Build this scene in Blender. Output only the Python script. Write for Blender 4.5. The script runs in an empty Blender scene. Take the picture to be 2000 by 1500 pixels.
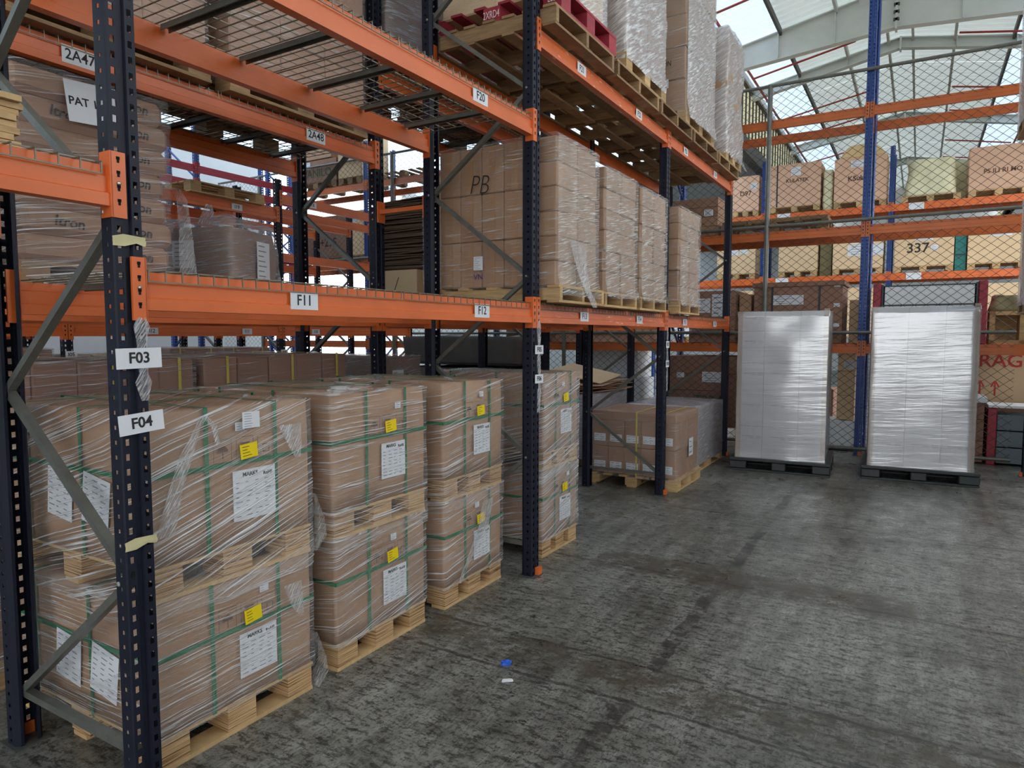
import bpy, math, random
from mathutils import Vector, Matrix, noise
random.seed(7)
sc = bpy.context.scene
col = sc.collection
R = math.radians
# ------------------------------------------------------------------ camera, world, light, exposure
cam_d = bpy.data.cameras.new('camera'); cam = bpy.data.objects.new('camera', cam_d); col.objects.link(cam)
cam.location = (2.246, 0.0, 1.68); cam.rotation_euler = (R(90 - 4.076), 0, R(30.716))
cam_d.sensor_width = 36; cam_d.lens = 36 * 1333 / 2000; cam_d.clip_start = 0.05; cam_d.clip_end = 200
sc.camera = cam
w = bpy.data.worlds.new('sky'); sc.world = w; w.use_nodes = True
bg = w.node_tree.nodes['Background']; bg.inputs[0].default_value = (0.93, 0.97, 1.0, 1); bg.inputs[1].default_value = 2.2
vs = sc.view_settings
vs.view_transform = 'Standard'; vs.look = 'None'; vs.gamma = 1.0; vs.use_curve_mapping = False; vs.exposure = 0.70
sc.cycles.use_denoising = True
sc.cycles.transparent_max_bounces = 16
sc.cycles.max_bounces = 6; sc.cycles.diffuse_bounces = 4; sc.cycles.glossy_bounces = 3
sc.cycles.use_adaptive_sampling = True; sc.cycles.adaptive_threshold = 0.035

# ------------------------------------------------------------------ materials
MATS = {}
def new_mat(name):
    m = bpy.data.materials.new(name); m.use_nodes = True
    nt = m.node_tree; nt.nodes.clear()
    out = nt.nodes.new('ShaderNodeOutputMaterial')
    MATS[name] = m
    return m, nt, out
def N(nt, t, **kw):
    n = nt.nodes.new('ShaderNode' + t)
    for k, v in kw.items():
        if k.startswith('i_'):
            key = k[2:]
            key = int(key) if key.isdigit() else key.replace('_', ' ')
            n.inputs[key].default_value = v
        else: setattr(n, k, v)
    return n
def L(nt, a, b): nt.links.new(a, b)
def srgb(r, g, b):
    f = lambda c: (c / 255 / 12.92) if c / 255 <= 0.04045 else ((c / 255 + 0.055) / 1.055) ** 2.4
    return (f(r), f(g), f(b), 1)
def coords(nt, scale=(1, 1, 1), rot=(0, 0, 0), kind='Object', jitter=True):
    tc = N(nt, 'TexCoord'); mp = N(nt, 'Mapping')
    mp.inputs['Scale'].default_value = scale; mp.inputs['Rotation'].default_value = rot
    L(nt, tc.outputs[kind], mp.inputs['Vector'])
    if jitter:
        oi = N(nt, 'ObjectInfo'); mu = N(nt, 'Math', operation='MULTIPLY', i_1=37.0)
        L(nt, oi.outputs['Random'], mu.inputs[0]); L(nt, mu.outputs[0], mp.inputs['Location'])
    return mp.outputs['Vector']
def ramp(nt, fac, stops):
    r = N(nt, 'ValToRGB'); e = r.color_ramp.elements
    while len(e) < len(stops): e.new(0.5)
    for el, (p, c) in zip(e, stops): el.position = p; el.color = c
    L(nt, fac, r.inputs[0]); return r.outputs[0]
def noise_tex(nt, vec, scale, detail=4, rough=0.55, dist=0.0):
    n = N(nt, 'TexNoise'); n.inputs['Scale'].default_value = scale; n.inputs['Detail'].default_value = detail
    n.inputs['Roughness'].default_value = rough; n.inputs['Distortion'].default_value = dist
    if vec is not None: L(nt, vec, n.inputs['Vector'])
    return n.outputs[0]
def mixc(nt, fac, a, b, blend='MIX'):
    m = N(nt, 'Mix', data_type='RGBA', blend_type=blend)
    for sock, v in ((m.inputs[0], fac), (m.inputs[6], a), (m.inputs[7], b)):
        if hasattr(v, 'is_linked'): L(nt, v, sock)
        elif isinstance(v, (int, float)): sock.default_value = v
        else: sock.default_value = v
    return m.outputs[2]
def simple(name, c, rough=0.5, metal=0.0, var=0.12, nscale=6.0, nstretch=(1, 1, 1), rnd=0.0, bump=0.0, c2=None, lo=0.35, hi=0.7, spec=0.5):
    m, nt, out = new_mat(name)
    p = N(nt, 'BsdfPrincipled'); p.inputs['Roughness'].default_value = rough; p.inputs['Metallic'].default_value = metal
    p.inputs['Specular IOR Level'].default_value = spec
    v = coords(nt, nstretch); n = noise_tex(nt, v, nscale, 5)
    dark = c2 or tuple(x * (1 - var) for x in c[:3]) + (1,)
    cc = ramp(nt, n, [(lo, dark), (hi, c)])
    if rnd:
        oi = N(nt, 'ObjectInfo'); mr = N(nt, 'MapRange', i_3=1 - rnd, i_4=1 + rnd * 0.6)
        L(nt, oi.outputs['Random'], mr.inputs[0])
        hs = N(nt, 'HueSaturation'); L(nt, mr.outputs[0], hs.inputs['Value']); L(nt, cc, hs.inputs['Color']); cc = hs.outputs[0]
    L(nt, cc, p.inputs['Base Color'])
    if bump:
        b = N(nt, 'Bump', i_Strength=bump, i_Distance=0.01); L(nt, n, b.inputs['Height']); L(nt, b.outputs[0], p.inputs['Normal'])
    L(nt, p.outputs[0], out.inputs[0])
    return m
def painted(name, c, scratch, rough=0.35, amt=0.62):
    m, nt, out = new_mat(name)
    p = N(nt, 'BsdfPrincipled'); p.inputs['Roughness'].default_value = rough
    v = coords(nt, (1, 1, 1)); n1 = noise_tex(nt, v, 3, 4)
    base = ramp(nt, n1, [(0.3, tuple(x * 0.8 for x in c[:3]) + (1,)), (0.7, c)])
    v2 = coords(nt, (6, 1.2, 9)); n2 = noise_tex(nt, v2, 5, 8, 0.7)
    f = ramp(nt, n2, [(amt, (0, 0, 0, 1)), (amt + 0.05, (1, 1, 1, 1))])
    cc = mixc(nt, f, base, scratch)
    L(nt, cc, p.inputs['Base Color']); L(nt, p.outputs[0], out.inputs[0])
    return m
painted('orange', srgb(228, 112, 52), srgb(238, 170, 130), 0.38, 0.70)
painted('orange_worn', srgb(226, 114, 62), srgb(240, 190, 160), 0.35, 0.60)
painted('orange_old', srgb(204, 104, 44), srgb(226, 156, 100), 0.4, 0.70)
painted('navy', srgb(27, 30, 46), srgb(110, 115, 130), 0.52, 0.72)
MATS['navy'].node_tree.nodes['Principled BSDF'].inputs['Specular IOR Level'].default_value = 0.3
painted('blue', srgb(40, 74, 146), srgb(120, 150, 200), 0.4, 0.74)
painted('crimson', srgb(176, 40, 60), srgb(210, 110, 120), 0.45, 0.72)
simple('galv', srgb(122, 122, 115), 0.42, 0.45, 0.25, 14)
simple('galv_dark', srgb(96, 97, 92), 0.5, 0.35, 0.3, 12)
simple('wire', srgb(132, 124, 108), 0.45, 0.6, 0.2, 20)
simple('chain', srgb(92, 92, 86), 0.5, 0.4, 0.3, 20)
simple('rust_frame', srgb(150, 92, 60), 0.6, 0.0, 0.3, 20)
simple('bolt', srgb(170, 168, 160), 0.35, 0.8, 0.1, 10)
simple('hole', srgb(14, 13, 14), 0.9, 0, 0.0)
simple('wood', srgb(208, 172, 122), 0.75, 0, 0.3, 3.0, (3, 3, 22), 0.28, 0.15)
simple('wood_old', srgb(168, 134, 96), 0.8, 0, 0.35, 3.0, (3, 3, 22), 0.35, 0.15)
simple('wood_red', srgb(172, 50, 66), 0.6, 0, 0.25, 5, (1, 1, 4), 0.1)
def plymat():
    m, nt, out = new_mat('ply')
    p = N(nt, 'BsdfPrincipled'); p.inputs['Roughness'].default_value = 0.8
    v = coords(nt, (3, 3, 240), jitter=True); n = noise_tex(nt, v, 1.0, 3, 0.6)
    c = ramp(nt, n, [(0.38, srgb(104, 70, 42)), (0.46, srgb(184, 145, 100)), (0.62, srgb(216, 180, 134))])
    L(nt, c, p.inputs['Base Color'])
    b = N(nt, 'Bump', i_Strength=0.6, i_Distance=0.004); L(nt, n, b.inputs['Height']); L(nt, b.outputs[0], p.inputs['Normal'])
    L(nt, p.outputs[0], out.inputs[0])
plymat()
simple('ply_sheet', srgb(214, 178, 128), 0.7, 0, 0.22, 4, (2, 6, 2), 0.1)
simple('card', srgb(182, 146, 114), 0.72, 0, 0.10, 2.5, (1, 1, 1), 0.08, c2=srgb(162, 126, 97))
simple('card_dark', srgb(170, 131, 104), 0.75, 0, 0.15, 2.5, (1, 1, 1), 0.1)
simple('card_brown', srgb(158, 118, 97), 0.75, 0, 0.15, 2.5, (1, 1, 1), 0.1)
simple('card_light', srgb(236, 204, 162), 0.75, 0, 0.1, 2.5, (1, 1, 1), 0.12)
simple('card_pink', srgb(230, 186, 156), 0.75, 0, 0.1, 2.5, (1, 1, 1), 0.1)
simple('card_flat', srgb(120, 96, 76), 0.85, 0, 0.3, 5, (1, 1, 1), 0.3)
simple('tape', srgb(178, 136, 96), 0.3, 0, 0.1, 6)
simple('strap_green', srgb(36, 120, 76), 0.35, 0, 0.2, 8)
simple('strap_yellow', srgb(216, 200, 70), 0.4, 0, 0.1, 8)
simple('strap_black', srgb(40, 44, 56), 0.4, 0, 0.1, 8)
simple('paper', srgb(226, 228, 232), 0.55, 0, 0.05, 5)
simple('yellow', srgb(246, 216, 20), 0.45, 0, 0.04, 5)
simple('ink', srgb(38, 36, 38), 0.7, 0, 0.0)
simple('ink_brown', srgb(104, 74, 56), 0.8, 0, 0.1)
simple('ink_purple', srgb(88, 60, 120), 0.7, 0, 0.0)
simple('ink_red', srgb(212, 70, 62), 0.7, 0, 0.1)
simple('ink_green', srgb(60, 92, 60), 0.7, 0, 0.1)
simple('ink_grey', srgb(132, 132, 142), 0.7, 0, 0.0)
simple('ink_pale', srgb(150, 148, 158), 0.7, 0, 0.0)
simple('ink_white', srgb(236, 220, 220), 0.7, 0, 0.1)
simple('white_card', srgb(184, 183, 190), 0.5, 0, 0.05, 3, (1, 1, 1), 0.03)
simple('corner_board', srgb(176, 160, 148), 0.7, 0, 0.1, 5)
simple('plastic_black', srgb(52, 56, 58), 0.45, 0, 0.2, 6)
simple('tarp_grey', srgb(104, 100, 96), 0.75, 0, 0.2, 4, bump=0.4)
simple('dust_sheet', srgb(232, 228, 190), 0.7, 0, 0.15, 5, bump=0.5)
simple('kraft_bag', srgb(222, 190, 140), 0.7, 0, 0.12, 5, bump=0.5)
simple('tarp_olive', srgb(140, 132, 96), 0.75, 0, 0.25, 6, bump=0.4)
simple('teal', srgb(30, 122, 116), 0.5, 0, 0.1, 6)
simple('white_panel', srgb(242, 246, 248), 0.5, 0, 0.05, 4)
simple('grey_panel', srgb(110, 122, 130), 0.5, 0, 0.1, 4)
simple('rafter', srgb(222, 226, 222), 0.6, 0, 0.08, 3)
simple('purlin', srgb(206, 208, 204), 0.6, 0, 0.15, 3)
simple('purlin_dark', srgb(84, 84, 80), 0.6, 0, 0.15, 3)
simple('pipe_red', srgb(178, 70, 66), 0.5, 0, 0.15, 6)
simple('wall', srgb(222, 222, 220), 0.8, 0, 0.06, 1.2)
simple('low_roof', srgb(190, 194, 192), 0.7, 0, 0.1, 2)
simple('scrap_blue', srgb(30, 100, 220), 0.4, 0, 0.1)
simple('masking', srgb(206, 196, 150), 0.6, 0, 0.1, 20)
def translucent(name, c, t=0.5, extra=0.0):
    m, nt, out = new_mat(name)
    d = N(nt, 'BsdfDiffuse'); d.inputs[0].default_value = c
    tr = N(nt, 'BsdfTranslucent'); tr.inputs[0].default_value = c
    mx = N(nt, 'MixShader'); mx.inputs[0].default_value = t
    L(nt, d.outputs[0], mx.inputs[1]); L(nt, tr.outputs[0], mx.inputs[2])
    o = mx.outputs[0]
    if extra:
        tp = N(nt, 'BsdfTransparent'); tp.inputs[0].default_value = (0.85, 0.93, 1.0, 1)
        m2 = N(nt, 'MixShader'); m2.inputs[0].default_value = extra
        L(nt, o, m2.inputs[1]); L(nt, tp.outputs[0], m2.inputs[2]); o = m2.outputs[0]
    L(nt, o, out.inputs[0])
translucent('roof_sheet', srgb(214, 220, 218), 0.19)
translucent('skylight', srgb(206, 220, 236), 0.42, 0.05)
translucent('skylight_bright', srgb(226, 236, 244), 0.6, 0.45)
translucent('louvre', srgb(240, 236, 212), 0.4, 0.05)
def film(name, tilt=0.0, amt=0.6, veil=0.10, sv=70, su=2.2, tint=(0.93, 0.93, 0.95, 1), lo=0.52, hi=0.68, rough=0.22, cross=0.35, gloss=0.07, bump=0.9):
    """stretch film: clear, with wrinkles that run along one direction and scatter light"""
    m, nt, out = new_mat(name)
    tc = N(nt, 'TexCoord'); sp = N(nt, 'SeparateXYZ'); L(nt, tc.outputs['Object'], sp.inputs[0])
    h = N(nt, 'Math', operation='ADD'); L(nt, sp.outputs[0], h.inputs[0]); L(nt, sp.outputs[1], h.inputs[1])
    wob = noise_tex(nt, tc.outputs['Object'], 2.2, 2)
    t = N(nt, 'Math', operation='MULTIPLY', i_1=-tilt); L(nt, h.outputs[0], t.inputs[0])
    z = N(nt, 'Math', operation='ADD'); L(nt, sp.outputs[2], z.inputs[0]); L(nt, t.outputs[0], z.inputs[1])
    wv = N(nt, 'Math', operation='MULTIPLY', i_1=0.035); L(nt, wob, wv.inputs[0])
    z2 = N(nt, 'Math', operation='ADD'); L(nt, z.outputs[0], z2.inputs[0]); L(nt, wv.outputs[0], z2.inputs[1])
    oi = N(nt, 'ObjectInfo'); om = N(nt, 'Math', operation='MULTIPLY', i_1=50.0); L(nt, oi.outputs['Random'], om.inputs[0])
    cb = N(nt, 'CombineXYZ')
    a = N(nt, 'Math', operation='MULTIPLY', i_1=su); L(nt, h.outputs[0], a.inputs[0])
    b = N(nt, 'Math', operation='MULTIPLY', i_1=sv); L(nt, z2.outputs[0], b.inputs[0])
    L(nt, a.outputs[0], cb.inputs[0]); L(nt, b.outputs[0], cb.inputs[1]); L(nt, om.outputs[0], cb.inputs[2])
    s1 = noise_tex(nt, cb.outputs[0], 1.0, 3, 0.6)
    st = ramp(nt, s1, [(lo, (0, 0, 0, 1)), (hi, (1, 1, 1, 1))])
    pn = noise_tex(nt, tc.outputs['Object'], 3.2, 3)
    patch = ramp(nt, pn, [(0.36, (cross, cross, cross, 1)), (0.62, (1, 1, 1, 1))])
    q = N(nt, 'Math', operation='MULTIPLY'); L(nt, st, q.inputs[0]); L(nt, patch, q.inputs[1])
    q2 = N(nt, 'Math', operation='MULTIPLY_ADD', i_1=amt, i_2=veil, use_clamp=True); L(nt, q.outputs[0], q2.inputs[0])
    tp = N(nt, 'BsdfTransparent')
    p = N(nt, 'BsdfPrincipled'); p.inputs['Base Color'].default_value = tint; p.inputs['Roughness'].default_value = rough
    p.inputs['Specular IOR Level'].default_value = 0.8
    bp = N(nt, 'Bump', i_Strength=bump, i_Distance=0.015); L(nt, s1, bp.inputs['Height']); L(nt, bp.outputs[0], p.inputs['Normal'])
    mx = N(nt, 'MixShader'); L(nt, q2.outputs[0], mx.inputs[0]); L(nt, tp.outputs[0], mx.inputs[1]); L(nt, p.outputs[0], mx.inputs[2])
    gl = N(nt, 'BsdfGlossy'); gl.inputs['Roughness'].default_value = 0.12; L(nt, bp.outputs[0], gl.inputs['Normal'])
    m2 = N(nt, 'MixShader'); m2.inputs[0].default_value = gloss; L(nt, mx.outputs[0], m2.inputs[1]); L(nt, gl.outputs[0], m2.inputs[2])
    L(nt, m2.outputs[0], out.inputs[0])
film('film_diag', 0.30, 0.95, 0.05, 120, 1.1, lo=0.54, hi=0.62)
film('film_level', 0.03, 0.85, 0.05, 150, 2.6, lo=0.53, hi=0.65)
film('film_rise', 0.16, 0.85, 0.05, 140, 1.8, lo=0.54, hi=0.65)
film('film_clear', 0.08, 0.6, 0.04, 130, 3.0, lo=0.55, hi=0.68)
film('film_heavy', 0.20, 0.8, 0.12, 150, 6.0, (0.96, 0.93, 0.87, 1), lo=0.51, hi=0.62, cross=0.45, gloss=0.08)
film('film_silver', 0.5, 0.65, 0.34, 55, 8.0, lo=0.44, hi=0.66, gloss=0.14)
film('film_white', 0.04, 0.14, 0.14, 16, 1.2, (0.93, 0.93, 0.96, 1), 0.5, 0.8, 0.15, gloss=0.22, bump=0.25)
film('film_fog', 0.1, 0.4, 0.58, 90, 5.0, (0.70, 0.70, 0.76, 1), 0.48, 0.66, gloss=0.14)
film('film_grey', 0.12, 0.6, 0.22, 120, 6.0, (0.70, 0.70, 0.74, 1), 0.48, 0.66, gloss=0.10)
film('film_thin', 0.05, 0.7, 0.03, 130, 4.0, lo=0.56, hi=0.66, cross=0.1, gloss=0.05)
film('film_glare', 0.26, 0.8, 0.08, 130, 1.6, lo=0.50, hi=0.61, cross=0.4, gloss=0.10)
film('film_tail', 1.5, 0.75, 0.15, 120, 30.0, lo=0.46, hi=0.62, gloss=0.12)
def floor_mat():
    m, nt, out = new_mat('floor_concrete')
    p = N(nt, 'BsdfPrincipled')
    tc = N(nt, 'TexCoord'); O = tc.outputs['Object']
    def mp(s, r=(0, 0, 0)):
        k = N(nt, 'Mapping'); k.inputs['Scale'].default_value = s; k.inputs['Rotation'].default_value = r; L(nt, O, k.inputs[0]); return k.outputs[0]
    base = ramp(nt, noise_tex(nt, mp((1, 1, 1)), 0.8, 5, 0.6), [(0.3, srgb(128, 127, 120)), (0.7, srgb(172, 170, 163))])
    def mul(c, vec, scale, lo, hi, dark, detail=6, rough=0.65, f=1.0):
        k = ramp(nt, noise_tex(nt, vec, scale, detail, rough), [(lo, (dark, dark, dark * 0.98, 1)), (hi, (1, 1, 1, 1))])
        return mixc(nt, f, c, k, 'MULTIPLY')
    c = mul(base, mp((5, 0.7, 1), (0, 0, R(-6))), 2.0, 0.38, 0.60, 0.62)          # tyre-rubbed tracks along the aisle
    c = mul(c, mp((0.6, 6, 1), (0, 0, R(5))), 2.2, 0.36, 0.56, 0.68)              # sweeping marks across it
    c = mul(c, mp((1, 1, 1)), 0.6, 0.36, 0.58, 0.62, 4)                            # large grimy areas
    c = mul(c, mp((1, 2.2, 1), (0, 0, R(12))), 13, 0.43, 0.50, 0.30, 8, 0.80, 1.0)  # worn flecks
    fl = noise_tex(nt, mp((2.0, 1, 1), (0, 0, R(-20))), 34, 7, 0.75)
    c = mixc(nt, 0.7, c, ramp(nt, fl, [(0.42, (0.28, 0.28, 0.27, 1)), (0.49, (1, 1, 1, 1))]), 'MULTIPLY')
    sc1 = ramp(nt, noise_tex(nt, mp((22, 0.8, 1), (0, 0, R(24))), 3.0, 5, 0.7), [(0.62, (0, 0, 0, 1)), (0.70, (1, 1, 1, 1))])
    c = mixc(nt, mixc(nt, 0.75, sc1, (0, 0, 0, 1)), c, srgb(206, 204, 198))
    sx = N(nt, 'SeparateXYZ'); L(nt, O, sx.inputs[0])
    wob = N(nt, 'Math', operation='MULTIPLY_ADD', i_1=0.08, i_2=-0.04); L(nt, noise_tex(nt, mp((1, 1, 1)), 3.0, 4), wob.inputs[0])
    brk = noise_tex(nt, mp((1, 1, 1)), 7.0, 6, 0.7)
    def band(axis, pos, half, soft, lo, hi, col_, thr, extent=None, cc=None):
        d = N(nt, 'Math', operation='ADD'); L(nt, sx.outputs[axis], d.inputs[0]); L(nt, wob.outputs[0], d.inputs[1])
        s = N(nt, 'Math', operation='SUBTRACT', i_1=pos); L(nt, d.outputs[0], s.inputs[0])
        ab = N(nt, 'Math', operation='ABSOLUTE'); L(nt, s.outputs[0], ab.inputs[0])
        mr = N(nt, 'MapRange', i_1=half, i_2=half + soft, i_3=1.0, i_4=0.0); L(nt, ab.outputs[0], mr.inputs[0])
        bk = ramp(nt, brk, [(thr, (0, 0, 0, 1)), (thr + 0.12, (1, 1, 1, 1))])
        f = N(nt, 'Math', operation='MULTIPLY'); L(nt, mr.outputs[0], f.inputs[0]); L(nt, bk, f.inputs[1])
        o = f.outputs[0]
        if extent:
            a, (e0, e1) = extent
            e = N(nt, 'Math', operation='SUBTRACT', i_1=(e0 + e1) / 2); L(nt, sx.outputs[a], e.inputs[0])
            ea = N(nt, 'Math', operation='ABSOLUTE'); L(nt, e.outputs[0], ea.inputs[0])
            er = N(nt, 'MapRange', i_1=(e1 - e0) / 2 - 0.03, i_2=(e1 - e0) / 2 + 0.03, i_3=1.0, i_4=0.0); L(nt, ea.outputs[0], er.inputs[0])
            f2 = N(nt, 'Math', operation='MULTIPLY'); L(nt, o, f2.inputs[0]); L(nt, er.outputs[0], f2.inputs[1]); o = f2.outputs[0]
        fx = N(nt, 'Math', operation='MULTIPLY', i_1=hi); L(nt, o, fx.inputs[0])
        return mixc(nt, fx.outputs[0], cc, col_)
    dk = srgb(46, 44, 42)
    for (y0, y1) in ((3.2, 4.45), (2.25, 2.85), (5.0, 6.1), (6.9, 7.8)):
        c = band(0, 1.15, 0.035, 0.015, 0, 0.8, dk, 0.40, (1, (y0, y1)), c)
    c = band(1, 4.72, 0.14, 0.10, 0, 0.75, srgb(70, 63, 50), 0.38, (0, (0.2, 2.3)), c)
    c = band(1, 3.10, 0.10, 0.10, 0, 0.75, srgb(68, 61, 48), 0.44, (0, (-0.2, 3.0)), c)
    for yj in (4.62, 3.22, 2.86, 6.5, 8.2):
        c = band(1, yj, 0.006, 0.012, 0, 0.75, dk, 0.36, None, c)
    yl = ramp(nt, noise_tex(nt, mp((1, 1, 1)), 2.3, 6, 0.75), [(0.67, (0, 0, 0, 1)), (0.72, (1, 1, 1, 1))])
    c = mixc(nt, yl, c, srgb(150, 116, 60))
    L(nt, c, p.inputs['Base Color'])
    rr = ramp(nt, noise_tex(nt, mp((1, 1, 1)), 4, 5), [(0.35, (0.24, 0.24, 0.24, 1)), (0.7, (0.50, 0.50, 0.50, 1))]); L(nt, rr, p.inputs['Roughness'])
    b = N(nt, 'Bump', i_Strength=0.25, i_Distance=0.004); L(nt, fl, b.inputs['Height']); L(nt, b.outputs[0], p.inputs['Normal'])
    L(nt, p.outputs[0], out.inputs[0])
floor_mat()

# ------------------------------------------------------------------ helpers
class MB:
    def __init__(s): s.v = []; s.f = []
    def box(s, x0, x1, y0, y1, z0, z1):
        b = len(s.v)
        s.v += [(x0, y0, z0), (x1, y0, z0), (x1, y1, z0), (x0, y1, z0), (x0, y0, z1), (x1, y0, z1), (x1, y1, z1), (x0, y1, z1)]
        s.f += [tuple(b + i for i in q) for q in ((3, 2, 1, 0), (4, 5, 6, 7), (0, 1, 5, 4), (1, 2, 6, 5), (2, 3, 7, 6), (3, 0, 4, 7))]
        return s
    def quad(s, *p):
        b = len(s.v); s.v += list(p); s.f.append(tuple(range(b, b + len(p)))); return s
    def sweep(s, prof, p, q, up=(0, 0, 1), closed=True):
        """extrude a 2-D profile (a: sideways, b: up) from p to q"""
        p, q = Vector(p), Vector(q); d = (q - p).normalized(); u = Vector(up)
        if abs(d.dot(u)) > 0.98: u = Vector((0, 1, 0))
        sd = d.cross(u).normalized(); u = sd.cross(d).normalized()
        b = len(s.v); n = len(prof)
        for e in (p, q): s.v += [tuple(e + sd * a + u * c) for a, c in prof]
        for i in range(n if closed else n - 1):
            j = (i + 1) % n; s.f.append((b + i, b + j, b + n + j, b + n + i))
        if closed: s.f.append(tuple(b + i for i in reversed(range(n)))); s.f.append(tuple(b + n + i for i in range(n)))
        return s
    def tube(s, p, q, r, n=6):
        return s.sweep([(r * math.cos(2 * math.pi * i / n), r * math.sin(2 * math.pi * i / n)) for i in range(n)], p, q)
    def mesh(s, name, mat, smooth=False):
        me = bpy.data.meshes.new(name); me.from_pydata(s.v, [], s.f); me.materials.append(MATS[mat])
        if smooth: me.polygons.foreach_set('use_smooth', [True] * len(me.polygons))
        me.update(); return me
    def build(s, name, mat, parent=None, loc=(0, 0, 0), rot=(0, 0, 0), smooth=False):
        return put(name, s.mesh(name, mat, smooth), parent, loc, rot)
def put(name, me, parent=None, loc=(0, 0, 0), rot=(0, 0, 0)):
    o = bpy.data.objects.new(name, me); col.objects.link(o); o.parent = parent; o.location = loc; o.rotation_euler = rot
    return o
def tag(o, label=None, cat=None, group=None, kind=None):
    if label: o['label'] = label
    if cat: o['category'] = cat
    if group: o['group'] = group
    if kind: o['kind'] = kind
    return o
def thing(name, label, cat, loc=(0, 0, 0), rz=0, group=None):
    o = bpy.data.objects.new(name, None); o.empty_display_size = 0.1; col.objects.link(o)
    o.location = loc; o.rotation_euler = (0, 0, R(rz)); return tag(o, label, cat, group)
CACHE = {}
def chamfer(dx, dy, dz, c):
    m = MB(); hx, hy, hz = dx / 2, dy / 2, dz / 2; idx = {}
    for sx in (-1, 1):
        for sy in (-1, 1):
            for sz in (-1, 1):
                for k in range(3):
                    p = [sx * (hx - c), sy * (hy - c), sz * (hz - c)]; p[k] = (sx, sy, sz)[k] * (hx, hy, hz)[k]
                    idx[(sx, sy, sz, k)] = len(m.v); m.v.append(tuple(p))
    def f(*ks): m.f.append(tuple(idx[k] for k in ks))
    for s in (-1, 1):
        q = [(s, -1, -1, 0), (s, 1, -1, 0), (s, 1, 1, 0), (s, -1, 1, 0)]; f(*(q if s > 0 else q[::-1]))
        q = [(-1, s, -1, 1), (-1, s, 1, 1), (1, s, 1, 1), (1, s, -1, 1)]; f(*(q if s > 0 else q[::-1]))
        q = [(-1, -1, s, 2), (1, -1, s, 2), (1, 1, s, 2), (-1, 1, s, 2)]; f(*(q if s > 0 else q[::-1]))
    for a in (-1, 1):
        for b in (-1, 1):
            f((a, b, -1, 0), (a, b, 1, 0), (a, b, 1, 1), (a, b, -1, 1))
            f((a, -1, b, 0), (a, 1, b, 0), (a, 1, b, 2), (a, -1, b, 2))
            f((-1, a, b, 1), (1, a, b, 1), (1, a, b, 2), (-1, a, b, 2))
            for c_ in (-1, 1): f((a, b, c_, 0), (a, b, c_, 1), (a, b, c_, 2))
    return m
def piece(name, dims, mat, parent, loc, rot=(0, 0, 0), c=0.0):
    k = ('p', name, tuple(round(d, 3) for d in dims), mat, c)
    if k not in CACHE:
        dx, dy, dz = dims
        CACHE[k] = (chamfer(dx, dy, dz, c) if c else MB().box(-dx / 2, dx / 2, -dy / 2, dy / 2, -dz / 2, dz / 2)).mesh(name, mat)
    return put(name, CACHE[k], parent, loc, rot)
def text(body, size, mat, parent, loc, face='x', name='lettering', tilt=0, bold=0.0, shear=0.0, squeeze=1.0):
    cu = bpy.data.curves.new(name, 'FONT'); cu.body = body; cu.size = size; cu.align_x = 'CENTER'; cu.align_y = 'CENTER'
    cu.extrude = 0.0004; cu.offset = bold; cu.shear = shear; cu.resolution_u = 3; cu.materials.append(MATS[mat])
    rot = {'x': (R(90), R(tilt), R(90)), '-y': (R(90), R(tilt), 0), '-x': (R(90), R(tilt), R(-90))}[face]
    o = put(name, cu, parent, loc, rot); o.scale = (squeeze, 1, 1); return o
def rrect(dx, dy, r, ne=10, nc=4):
    pts = []; hx, hy = dx / 2, dy / 2
    cs = [(hx - r, hy - r, 0), (-hx + r, hy - r, 90), (-hx + r, -hy + r, 180), (hx - r, -hy + r, 270)]
    arcs = [[(cx + r * math.cos(R(a0 + 90 * i / nc)), cy + r * math.sin(R(a0 + 90 * i / nc))) for i in range(nc + 1)] for cx, cy, a0 in cs]
    for i in range(4):
        pts += arcs[i]; a, b = arcs[i][-1], arcs[(i + 1) % 4][0]
        for k in range(1, ne): pts.append((a[0] + (b[0] - a[0]) * k / ne, a[1] + (b[1] - a[1]) * k / ne))
    return pts
def shell(dx, dy, z0, z1, r=0.03, amp=0.006, freq=6, seed=0, rows=16, prof=None, top=True, ne=10, bottom=False):
    """rounded box skin with small bulges; prof(t)->scale of the section"""
    m = MB(); ring = rrect(dx, dy, r, ne); n = len(ring); prof = prof or (lambda t: 1.0)
    def disp(x, y, z):
        k = noise.noise(Vector((x * freq + seed, y * freq, z * freq))) * amp
        l = math.hypot(x, y) or 1; return x + x / l * k, y + y / l * k, z
    for i in range(rows + 1):
        t = i / rows; z = z0 + (z1 - z0) * t; s = prof(t)
        m.v += [disp(x * s, y * s, z) for x, y in ring]
    for i in range(rows):
        for j in range(n):
            k = (j + 1) % n; m.f.append((i * n + j, i * n + k, (i + 1) * n + k, (i + 1) * n + j))
    if top:
        s1 = prof(1.0); b = rows * n
        for q in (0.85, 0.5, 0.2):
            m.v += [(x * s1 * q, y * s1 * q, z1 + 0.004 + amp * noise.noise(Vector((x * q * freq, y * q * freq, seed + 3)))) for x, y in ring]
            nb = len(m.v) - n
            for j in range(n):
                k = (j + 1) % n; m.f.append((b + j, b + k, nb + k, nb + j))
            b = nb
        m.f.append(tuple(b + j for j in range(n)))
    if bottom: m.f.append(tuple(reversed(range(n))))
    return m
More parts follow.
